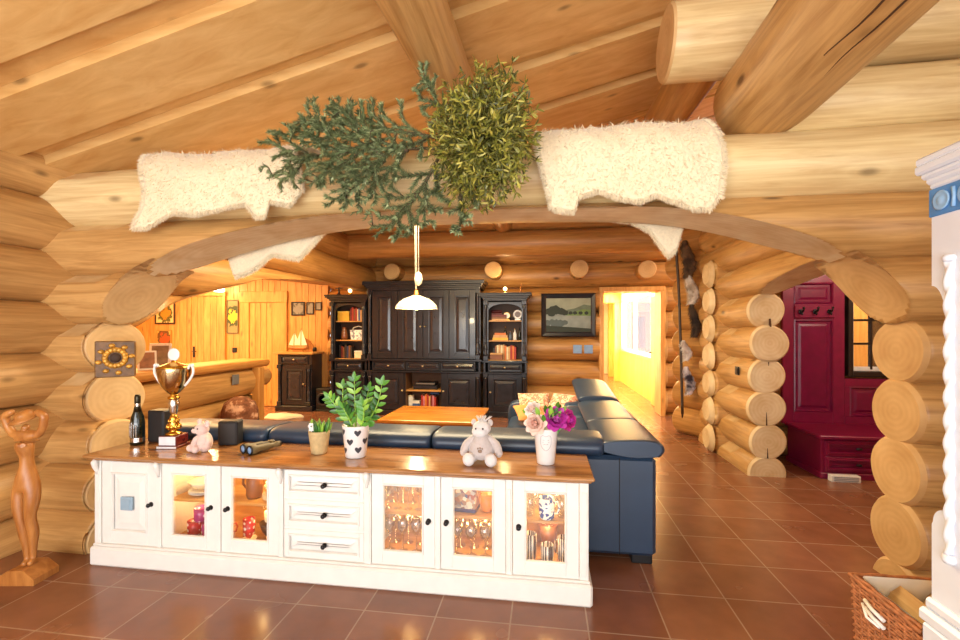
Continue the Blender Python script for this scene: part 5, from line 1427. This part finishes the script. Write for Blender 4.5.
def twig(mb, nb, p0, p1, level, r):
    p0 = Vector(p0); p1 = Vector(p1); L = (p1-p0).length; n = max(3, int(L/.03)); bow = Vector((random.gauss(0, .02), random.gauss(0, .015), random.gauss(0, .02)))
    pts = [p0.lerp(p1, i/n)+bow*math.sin(PI*i/n) for i in range(n+1)]
    mb.tube(pts, [r*(1-.7*i/n) for i in range(n+1)], 6)
    dr = (p1-p0).normalized()
    if level > 0 or True:
        for i in range(int(L/.0009)):
            s = random.random()
            if level == 0 and s < .25: continue
            k = min(n-1, int(s*n)); p = pts[k].lerp(pts[k+1], s*n-k)
            rd = Vector((random.gauss(0, 1), random.gauss(0, 1), random.gauss(0, 1))); rd = (rd-dr*rd.dot(dr)).normalized()
            d = (rd*.8+dr*.7).normalized(); nb.m = random.choice((0, 0, 1, 2))
            nb.blade(p, d, d.cross(rd+Vector((.1, .2, .3))).normalized(), random.uniform(.022, .038), .011)
    if level < 2:
        m = int(L/(.055 if level == 0 else .06))
        for i in range(m):
            s = (.22 if level == 0 else .3)+(.74 if level == 0 else .6)*i/max(1, m-1); k = min(n-1, int(s*n)); p = pts[k].lerp(pts[k+1], s*n-k)
            sg = -1 if i % 2 else 1
            side = dr.cross(Vector((0, 1, 0))).normalized()*sg
            d = (side*.75+dr*.8+Vector((0, random.gauss(-.12, .25), random.gauss(0, .12)))).normalized()
            twig(mb, nb, p, p+d*(L*(.34 if level == 0 else .4)*(1.15-.75*s)+.035), level+1, r*.6)
br = [((-.6, 2.62, 2.58), (-1.55, 2.52, 2.52)), ((-.95, 2.58, 2.54), (-1.41, 2.5, 2.73)), ((-.8, 2.58, 2.56), (-1.2, 2.5, 2.74)), ((-.95, 2.6, 2.52), (-1.2, 2.52, 2.26)), ((-.58, 2.6, 2.6), (-.89, 2.52, 2.10)), ((-.56, 2.6, 2.62), (-1.0, 2.5, 2.66)), ((-.52, 2.6, 2.66), (-.69, 2.5, 2.95)), ((-.5, 2.58, 2.35), (-.47, 2.5, 2.1))]
for b0, b1 in br:
    tb_ = MB(); nb_ = MB(); nb_.fixn = False
    twig(tb_, nb_, b0, b1, 0, .011)
    o = tb_.build('branch', BARK, t, world=True)
    tag(nb_.build('needles', NG, o, world=True), kind='stuff')

# ================================================================== carved wooden figure on the left
def skin_body(name, V, E, mat_, parent, sub=2):
    me = bpy.data.meshes.new(name); me.from_pydata([v[:3] for v in V], E, []); me.materials.append(mat_)
    o = bpy.data.objects.new(name, me); C.objects.link(o)
    md = o.modifiers.new('skin', 'SKIN'); md.use_smooth_shade = True; md.branch_smoothing = .4
    for i, v in enumerate(V):
        sv = me.skin_vertices[0].data[i]; sv.radius = (v[3], v[4] if len(v) > 4 else v[3]); sv.use_root = (i == 0)
    s = o.modifiers.new('sub', 'SUBSURF'); s.levels = sub; s.render_levels = sub
    dg = bpy.context.evaluated_depsgraph_get(); m2 = bpy.data.meshes.new_from_object(o.evaluated_get(dg))
    bpy.data.objects.remove(o); m2.materials.clear(); m2.materials.append(mat_)
    for p in m2.polygons: p.use_smooth = True
    o = bpy.data.objects.new(name, m2); C.objects.link(o); o.parent = parent; return o
t = thing('wooden_sculpture', 'carved honey wood statue of a slender figure with raised arms by the left wall', 'sculpture', (-3.09, 2.30, 0), .15); t.scale = (.82, .85, .95)
V = [(.0, 0, .64, .074, .058),      # 0 pelvis
     (.005, 0, .715, .054, .044), (.0, 0, .78, .043, .036), (-.005, 0, .85, .068, .05), (-.005, 0, .905, .07, .045), (-.003, 0, .945, .028),   # 1-5 spine to neck
     (.0, -.01, .985, .032),      # 6 face (under the hat)
     (-.095, 0, .915, .028), (-.14, .0, .97, .026), (-.155, -.01, 1.04, .03), (-.08, -.01, 1.065, .02),   # 7-10 left arm raised
     (.09, 0, .915, .028), (.125, -.005, .97, .026), (.14, -.01, 1.04, .03), (.07, -.01, 1.065, .02),     # 11-14
     (-.05, 0, .58, .056), (-.04, -.015, .47, .046), (-.025, -.022, .40, .035), (-.01, -.01, .30, .036), (.005, -.004, .20, .026), (.012, -.006, .125, .019), (.02, -.05, .105, .018),   # 15-21 leg
     (.048, 0, .58, .056), (.045, -.01, .47, .046), (.03, -.01, .40, .035), (.04, .01, .30, .036), (.038, .008, .20, .025), (.04, .005, .125, .019), (.055, -.04, .105, .018),    # 22-28
     (-.036, -.048, .855, .03), (.03, -.048, .855, .03)]   # chest
E_ = [(0, 1), (1, 2), (2, 3), (3, 4), (4, 5), (5, 6), (4, 7), (7, 8), (8, 9), (9, 10), (4, 11), (11, 12), (12, 13), (13, 14), (0, 15), (15, 16), (16, 17), (17, 18), (18, 19), (19, 20), (20, 21), (0, 22), (22, 23), (23, 24), (24, 25), (25, 26), (26, 27), (27, 28), (3, 29), (3, 30)]
skin_body('figure', V, E_, CARVE, t)
mb = MB(); mb.T = Matrix.Translation((.0, -.01, 1.02)) @ Matrix.Rotation(.35, 4, 'X') @ Matrix.Rotation(-.15, 4, 'Y')
mb.lathe((0, 0, 0), [(.092, .0), (.093, .008), (.055, .012), (.05, .035), (.035, .048), (.002, .05)], 28); mb.build('hat', CARVE, t)
mb = MB(); mb.prism([(-.15, .0), (.14, .0), (.14, .04), (.06, .095), (-.05, .09), (-.14, .04)], 'y', -.09, .1); mb.build('base', CARVE, t)

# carved plaque with sunflower on the log end
pl = thing('carved_plaque', 'square dark carved wood block with golden sunflower hung on a log end', 'wall ornament', (-3.08, 2.86, 1.29), .72)
mb = MB(); mb.box(-.115, .115, -.03, .045, -.13, .13, .006); mb.build('block', plain('dark carved block', '#6b4a22', .5, var=.4, scale=25), pl)
GP = plain('worn gilt', '#c08a30', .4, metal=.4, var=.3, scale=40)
mb = MB()
for k in range(16):
    a = 2*PI*k/16; mb.ball((.058*math.cos(a), -.034, .01+.058*math.sin(a)), (.02, .01, .02), 8, 6)
for k in range(8): a = 2*PI*k/8+.2; mb.ball((.095*math.cos(a), -.032, .0+.1*math.sin(a)), (.02, .008, .016), 8, 6)
mb.build('petals', GP, pl)
mb = MB(); mb.ball((0, -.036, .01), (.034, .014, .034), 14, 8); mb.build('flower_centre', plain('dark seed head', '#3a2413', .7), pl)

# ================================================================== log counter with things on it
k = thing('log_counter', 'long log counter with smooth plank top in front of the pine doors', 'counter', (-4.55, 5.1, 0))
mb = MB(); mb.ax = 1; mb.newseed()
out = [(-4.82, .955), (-4.80, .93), (-4.36, .93), (-4.325, .96), (-4.315, 1.0), (-4.33, 1.035), (-4.37, 1.045), (-4.80, 1.045)]
mb.prism(out, 'y', 3.3, 6.6); mb.build('counter_top', PINEGC, k, world=True)
for z, r in ((.71, .225), (.29, .23)):
    mb = MB(); log(mb, 'y', 3.3, 6.45, (-4.57, z), r, (0, 1, 2), seg=.15); mb.build('log', [YLOG_ for YLOG_ in (LOG, END, SCARF)], k, world=True)
mb = MB(); log(mb, 'y', 6.46, 6.8, (-4.57, .76), .16, (0, 1, 2)); mb.build('log_end', LM[:3], k, world=True)
mb = MB(); mb.ax = 2; mb.box(-4.42, -4.3, 6.3, 6.44, 0, .93, .01); mb.build('post', PINEGC, k, world=True)
switchbox(-4.33, 5.81, .80, .07, 'grey square socket on the side of the log counter', plain('grey socket', '#77787a', .4), PI/2)
t = thing('photo_frame', 'pale photo frame leaning on the log counter', 'picture', (-4.5, 4.72, 1.047), .5)
t.rotation_euler = (-.25, 0, .5)
mb = MB(); mb.box(-.11, .11, -.012, .012, 0, .3, .003); mb.build('frame', WHITE, t)
mb = MB(); mb.box(-.085, .085, -.0145, -.011, .03, .27, 0); mb.build('photo', plain('grey brown photo', '#7d6b58', .4, var=.4), t)
t = thing('photo_frame', 'white edged photo frame standing in front of the leaning frame on the counter', 'picture', (-4.44, 4.5, 1.047), .9)
t.rotation_euler = (-.2, 0, .9)
mb = MB(); mb.box(-.09, .09, -.01, .01, 0, .22, .003); mb.build('frame', BC['white'], t)
mb = MB(); mb.box(-.07, .07, -.0125, -.009, .02, .2, 0); mb.build('photo', plain('brown photo', '#9a6c48', .4, var=.4), t)
for i in range(3):
    bk = book(-4.62, 4.2, 1.047+.031*i, .03, .15, .22, ('cream', 'brown', 'white')[i], f'{("cream", "brown", "white")[i]} book, {("bottom", "middle", "top")[i]} of the flat stack on the log counter', 'books on the log counter', flat=True)
# hide pouf and rug
m, nt, b = nodes('brown speckled hide'); n1 = noise(nt, coords(nt, 'obj'), 7, 4, .6)
link(nt, ramp(nt, n1, [(.35, hx('#5a3420')), (.5, hx('#7d4c30')), (.6, hx('#c9a184'))]), b.inputs['Base Color']); b.inputs['Roughness'].default_value = .9
t = thing('hide_pouf', 'round brown speckled hide pouf in front of the log counter', 'pouf', (-4.03, 5.5, 0))
mb = MB(); mb.lathe((0, 0, 0), [(.2, 0), (.225, .03), (.235, .25), (.225, .42), (.19, .53), (.1, .6), (.002, .615)], 28); mb.build('body', m, t)
mb = MB(); mb.lathe((0, 0, .3), [(.23, -.008), (.238, 0), (.23, .008)], 28, caps=False); mb.build('piping', DARK, t)
mb = MB(); R = []
for q, zz in ((.0, .0), (1, .0), (1.0, .02), (.9, .05), (.02, .06)):
    R.append([((.30+.04*math.sin(3*a+1)+.04*math.sin(5*a))*max(q, .02)*math.cos(a), (.2+.03*math.sin(4*a))*max(q, .02)*math.sin(a), zz) for a in [2*PI*i/40 for i in range(40)]])
mb.rings(R); tag(mb.build('sheepskin_rug', FUR, None, (-4.45, 7.15, 0.001)), 'small white fleece rug on the floor in front of the small black cabinet', 'rug')

# ================================================================== pelts and stick on the corner stubs
t = thing('walking_stick', 'long dark wooden stick leaning against the stacked log ends', 'stick', (1.84, 6.50, 0.3))
mb = MB(); mb.tube(smooth_pts([(.02, 0, .05), (.0, 0, .9), (-.03, .0, 1.8), (-.06, .02, 2.35)], 5), .018, 10); mb.build('shaft', plain('dark stained stick', '#3b2a1c', .5), t)
mb = MB(); mb.tube([(-.06, .02, 2.33), (-.07, .02, 2.4), (-.04, .02, 2.46), (.01, .02, 2.44)], .02, 10); mb.build('grip', BLACK, t)
mb = MB(); mb.tube([(.018, 0, .0), (.02, 0, .06)], [.008, .016], 8); mb.build('tip', IRON, t)
def pelt(z1, z0, w, cols, label, off=0):
    t = thing('fur_pelt', label, 'pelt', (1.92+off, 6.50, z0))
    m, nt, b = nodes(label[:20]); n1 = noise(nt, coords(nt, 'obj'), 6, 4, .6); link(nt, ramp(nt, n1, [(.38, hx(cols[0])), (.55, hx(cols[1]))]), b.inputs['Base Color']); b.inputs['Roughness'].default_value = .9
    h = z1-z0; mb = MB(); R = []
    for i in range(17):
        s = i/16; ww = w*(.3+.7*math.sin(PI*min(1, .1+.9*s))**.8)*(1+.15*math.sin(i*2.1)); R.append([(ww*math.cos(a)+.03*math.sin(s*5), .035*math.sin(a)-.02*math.sin(s*3), h*s) for a in [2*PI*j/16 for j in range(16)]])
    mb.rings(R); mb.build('hide', m, t)
    mb = MB(); mb.fixn = False
    for q in range(700):
        s = random.random(); a = random.uniform(0, 2*PI); ww = w*(.3+.7*math.sin(PI*min(1, .1+.9*s))**.8)
        p = Vector((ww*math.cos(a)+.03*math.sin(s*5), .035*math.sin(a)-.02*math.sin(s*3), h*s)); mb.blade(p, Vector((math.cos(a), math.sin(a)*.6, -.9)).normalized(), Vector((0, 1, .2)), .04, .012)
    tag(mb.build('fur', m, t), kind='stuff')
pelt(2.72, 2.2, .085, ('#3a2a1e', '#6d5238'), 'dark brown fur pelt hanging highest by the stacked log ends')
pelt(2.25, 1.85, .07, ('#b9a894', '#e6ddd2'), 'pale grey fur pelt below the dark brown pelt', .05)
pelt(1.85, 1.4, .06, ('#2c231d', '#4f3d2e'), 'narrow black brown pelt at mid height by the log ends', .09)
pelt(1.36, 1.08, .055, ('#c9b8ac', '#f2ece8'), 'white fur tail hanging below the narrow dark pelt', -.02)
pelt(1.0, .62, .06, ('#3d3440', '#d9d0d8'), 'lowest pelt, white with dark patches, near the floor', .02)

# ================================================================== red hall bench with panelled back
h = thing('hall_bench', 'berry red hall bench with tall panelled back, coat hooks and drawers', 'bench', (3.3, 5.4, 0))
def H(mb, name, m=RED, par=None): return mb.build(name, m, par or h, world=True)
HY = 5.66
mb = MB()
mb.box(2.72, 2.84, HY, HY+.05, .42, 2.5, .004); mb.box(3.25, 3.37, HY, HY+.05, .42, 2.5, .004); mb.box(3.37, 4.1, HY, HY+.05, .42, .52, .004); mb.box(2.84, 3.25, HY, HY+.05, .42, .56, .004)
mb.box(2.84, 3.25, HY, HY+.05, 1.62, 1.80, .004); mb.box(2.84, 3.25, HY, HY+.05, 2.04, 2.5, .004)
mb.box(3.37, 4.1, HY, HY+.05, .86, .95, .004); mb.box(3.37, 3.42, HY, HY+.05, .52, .86, .001); mb.box(3.72, 4.1, HY, HY+.05, .52, .86, .001); mb.box(3.37, 4.1, HY, HY+.05, 1.92, 2.5, .004)
H(mb, 'back_frame')
def raised(x0, x1, z0, z1):
    mb = MB()
    def rf(g, yy): return [(x0+g, yy, z0+g), (x1-g, yy, z0+g), (x1-g, yy, z1-g), (x0+g, yy, z1-g)]
    mb.rings([rf(0, HY+.0), rf(.012, HY-.006), rf(.024, HY+.015), rf(.05, HY+.015), rf(.075, HY+.004), rf(.08, HY+.004)], 'last', False); H(mb, 'panel', REDD)
raised(2.84, 3.25, .56, 1.62); raised(2.84, 3.25, 1.80, 2.04); raised(3.42, 3.72, .52, .86)
mb = MB(); mb.box(2.84, 3.26, HY-.022, HY, 1.64, 1.78, .006); rail = H(mb, 'hook_rail')
for x in (2.90, 3.05, 3.20):
    mb = MB(); mb.ball((x, HY-.026, 1.71), (.026, .008, .03), 12, 8); mb.tube([(x, HY-.03, 1.72), (x, HY-.075, 1.715), (x, HY-.085, 1.745)], .009, 8); mb.ball((x, HY-.085, 1.75), .014, 10, 8); mb.tube([(x, HY-.03, 1.69), (x, HY-.055, 1.675), (x, HY-.06, 1.695)], .008, 8); mb.build('coat_hook', IRON, rail, world=True)
mb = MB(); mb.box(2.77, 4.1, 5.02, HY, .04, .40, .004); H(mb, 'body')
mb = MB(); mb.box(2.74, 4.1, 4.98, HY+.01, .40, .435, .008); H(mb, 'seat')
mb = MB(); mb.box(2.75, 4.1, 4.99, HY, 0, .06, .006); H(mb, 'plinth')
for x0, x1 in ((2.80, 3.40), (3.42, 4.06)):
    for z0, z1 in ((.235, .385), (.075, .22)):
        d = frame_door(x0, x1, z0, z1, 5.0, False, RED, st=.025, name='drawer', par=h, panelmat=REDD)
        mb = MB(); mb.ball(((x0+x1)/2, 4.985, (z0+z1)/2), (.03, .014, .013), 12, 8); mb.build('handle', IRON, d, world=True)
# window to the right of the bench back
mb = MB()
for a, b_, c_, e in ((3.40, 3.45, .97, 1.93), (3.95, 4.0, .97, 1.93), (3.45, 3.95, .97, 1.03), (3.45, 3.95, 1.87, 1.93)): mb.box(a, b_, HY-.02, HY+.5, c_, e, .006)
w = tag(mb.build('window_1', plain('dark brown window frame', '#241712', .4)), kind='structure')
mb = MB()
for a, b_, c_, e in ((3.45, 3.50, 1.03, 1.87), (3.90, 3.95, 1.03, 1.87), (3.50, 3.90, 1.03, 1.08), (3.50, 3.90, 1.82, 1.87)): mb.box(a, b_, HY+.06, HY+.1, c_, e, .004)
mb.build('casement', plain('white window paint', '#e9e6df', .4), w)
mb = MB(); mb.box(3.665, 3.69, HY+.055, HY+.095, 1.05, 1.85, .003); mb.box(3.48, 3.92, HY+.055, HY+.095, 1.33, 1.355, .003); mb.box(3.48, 3.92, HY+.055, HY+.095, 1.6, 1.625, .003); mb.build('glazing_bar', plain('dark glazing bar', '#241712', .4), w)
mb = MB(); mb.box(3.50, 3.90, HY+.078, HY+.082, 1.08, 1.82, 0); mb.build('window_pane', GLASS, w)
# white vent box
t = thing('floor_grille', 'white slotted grille lying on the floor in front of the red bench', 'grille', (2.93, 4.93, 0))
mb = MB(); mb.box(-.13, .13, -.035, .035, 0, .065, .004); mb.build('case', WHITE, t)
mb = MB()
for i in range(3): mb.box(-.11, .11, -.039, -.033, .014+.016*i, .021+.016*i, .001)
mb.build('slot', plain('grey slot', '#8b8d92', .5), t)
switchbox(2.06, 5.22, 1.06, .045, 'small dark light switch on the round log wall near the hall arch', IRON, -PI/2)

# ================================================================== white stove with blue frieze on the right
sv = thing('tiled_stove', 'tall white stove surround with blue frieze and twisted column beside firewood basket', 'stove', (1.7, 1.2, 0))
def G(mb, name, m=WHITEB): return mb.build(name, m, sv, world=True)
FX, FY = 1.345, 1.795
mb = MB()
out = [(-.1, .56), (FY, .56), (FY, .82), (FY-.005, .83)]
out += [(FY-.055+.05*math.cos(PI/2*k/8+0), .83+.055*math.sin(PI/2*k/8)) for k in range(1, 9)]
out += [(FY-.055, 1.52)]
out += [(FY-.055*math.cos(PI/2*k/8), 1.535+.12*math.sin(PI/2*k/8)) for k in range(0, 9)]
out += [(FY, 1.9), (-.1, 1.9)]
mb.prism(out, 'x', FX, 2.2); G(mb, 'body')
mb = MB()
mb.box(FX-.02, 2.2, -.1, FY+.02, 0, .47, .01); mb.box(FX-.028, 2.2, -.1, FY+.028, .47, .52, .012); mb.box(FX-.015, 2.2, -.1, FY+.015, .52, .56, .01); G(mb, 'plinth')
mb = MB()
for o, a, b_ in ((.006, 1.99, 2.015), (.013, 2.01, 2.035), (.022, 2.03, 2.055), (.034, 2.05, 2.085), (.032, 2.08, 2.11)): mb.box(FX-o, 2.2, -.1, FY+o, a, b_, .008)
G(mb, 'cornice')
BLUE = plain('cobalt blue frieze', '#4a86c4', .35, var=.15)
mb = MB(); mb.box(FX-.006, 2.2, -.1, FY+.006, 1.895, 1.992, .003); fz = G(mb, 'frieze', BLUE)
mb = MB(); LB = plain('pale blue relief', '#8db8e0', .35)
y = FY-.05
while y > .9:
    mb.lathe((FX-.007, y, 1.943), [(.032, 0), (.034, -.004), (.028, -.006), (.022, -.002), (.012, -.008), (.002, -.009)], 16, 'x'); mb.tube([(FX-.008, y-.045, 1.91), (FX-.009, y-.05, 1.945), (FX-.008, y-.045, 1.975)], .006, 6); y -= .095
mb.build('relief_rosette', LB, fz, world=True)
mb = MB(); R = []
cyx, cyy = FX-.006, FY-.078
for i in range(121):
    s = i/120; z = .75+.98*s; ring = []
    for j in range(20):
        a = 2*PI*j/20; r = .0125+.004*math.cos(2*(a-s*40)); ring.append((cyx+r*math.cos(a), cyy+r*math.sin(a), z))
    R.append(ring)
mb.rings(R); mb.lathe((cyx, cyy, 1.73), [(.016, 0), (.02, .012), (.015, .022)], 16); mb.lathe((cyx, cyy, .72), [(.015, 0), (.02, .012), (.016, .03)], 16); G(mb, 'twisted_column')

# ================================================================== wicker basket with firewood
bk = thing('wicker_basket', 'square brown wicker basket with white lining beside the white stove', 'basket', (1.66, 2.045, 0))
WICK = plain('brown wicker', '#a8693f', .6, var=.3, scale=40)
hxw, hyw, hh = .30, .195, .40
mb = MB()
def per(s, g):   # rounded rectangle perimeter point
    a, b_ = hxw+g, hyw+g; P_ = [(-a, -b_), (a, -b_), (a, b_), (-a, b_)]; L = [2*a, 2*b_, 2*a, 2*b_]; T = sum(L); d = s*T
    for i in range(4):
        if d <= L[i]: f = d/L[i]; p, q = P_[i], P_[(i+1) % 4]; return (p[0]+(q[0]-p[0])*f, p[1]+(q[1]-p[1])*f)
        d -= L[i]
    return P_[0]
NP = 140
for r_ in range(27):
    z = .012+r_*.0145; R = []
    pts = []
    for i in range(NP+1):
        s = i/NP; g = -.015*(1-z/hh)+.0035*math.sin(s*NP*PI/2.0+(PI if r_ % 2 else 0)); x, y = per(s % 1, g); pts.append((x, y, z))
    mb.tube(pts, .0072, 5, False)
mb.build('woven_side', WICK, bk)
mb = MB()
for i in range(48):
    s = i/48; x, y = per(s, -.012); x2, y2 = per(s, 0); mb.tube([(x, y, 0.005), (x2, y2, hh)], .006, 6)
mb.build('stake', WICK, bk)
mb = MB()
for g, z in ((.004, hh), (-.006, hh+.008), (-.012, hh-.004)): mb.tube([(*per(i/80 % 1, g+.004*math.sin(i*1.2+g*300)), z) for i in range(81)], .009, 6, False)
mb.build('rim', WICK, bk)
mb = MB(); mb.rings([[(*per(i/60, g), z) for i in range(60)] for g, z in ((-.016, hh+.006), (-.02, hh+.002), (-.026, .03), (-.29, .028))] if False else [[(*per(i/60, g), z) for i in range(60)] for g, z in ((-.022, hh+.012), (-.027, hh+.004), (-.03, .05), (-.03, .03))], caps=False); mb.rings([[(*per(i/60, -.028), .03) for i in range(60)], [(*per(i/60, -.028), .02) for i in range(60)]])
mb.build('lining', plain('white cotton', '#e8e4da', .9, var=.05), bk)
mb = MB(); 
for zz in (.3, .33): mb.tube([(-hxw-.012, -.02+.0, zz), (-hxw-.02, .03, zz+.012), (-hxw-.012, .09, zz+.02)], .008, 8)
mb.tube([(-hxw-.014, .1, .33), (-hxw-.03, .05, .3), (-hxw-.014, .0, .29)], .006, 8); mb.build('handle_ribbon', plain('white ribbon', '#f0ece4', .8), bk)
FW = wood('split firewood', '#ecd09a', '#cfa668', knots=.2, rough=.7)
random.seed(5)
for i, (x, y, z, a, rz, lab) in enumerate(((1.54, 2.06, .31, .1, .1, 'pale split firewood log, leftmost in the wicker basket'), (1.65, 2.04, .33, -.05, -.06, 'pale split firewood log, second from the left in the basket'), (1.76, 2.06, .32, .05, .04, 'pale split firewood log, third from the left in the basket'), (1.865, 2.05, .33, 0, -.03, 'pale split firewood log, rightmost in the wicker basket'), (1.7, 2.04, .405, .12, .2, 'thin split firewood stick lying across the top of the basket'), (1.6, 2.05, .13, 0, 0, 'split firewood log at the bottom left of the basket'), (1.75, 2.05, .13, 0, 0, 'split firewood log at the bottom right of the basket'))):
    mb = MB(); mb.ax = 1; mb.newseed(); s = .055 if i < 4 else .04 if i == 4 else .06
    out = [(s*q*math.cos(t_), s*q*math.sin(t_)) for q, t_ in ((1.1, -.4), (.9, .6), (1.15, 1.5), (.85, 2.4), (1.05, 3.4), (.9, 4.4), (1.0, 5.2))]
    mb.prism(out, 'y', -.15, .15)
    o = mb.build('firewood_log', FW, None, (x, y, z)); o.rotation_euler = (a, 0, rz); tag(o, lab, 'firewood', 'firewood in the basket')
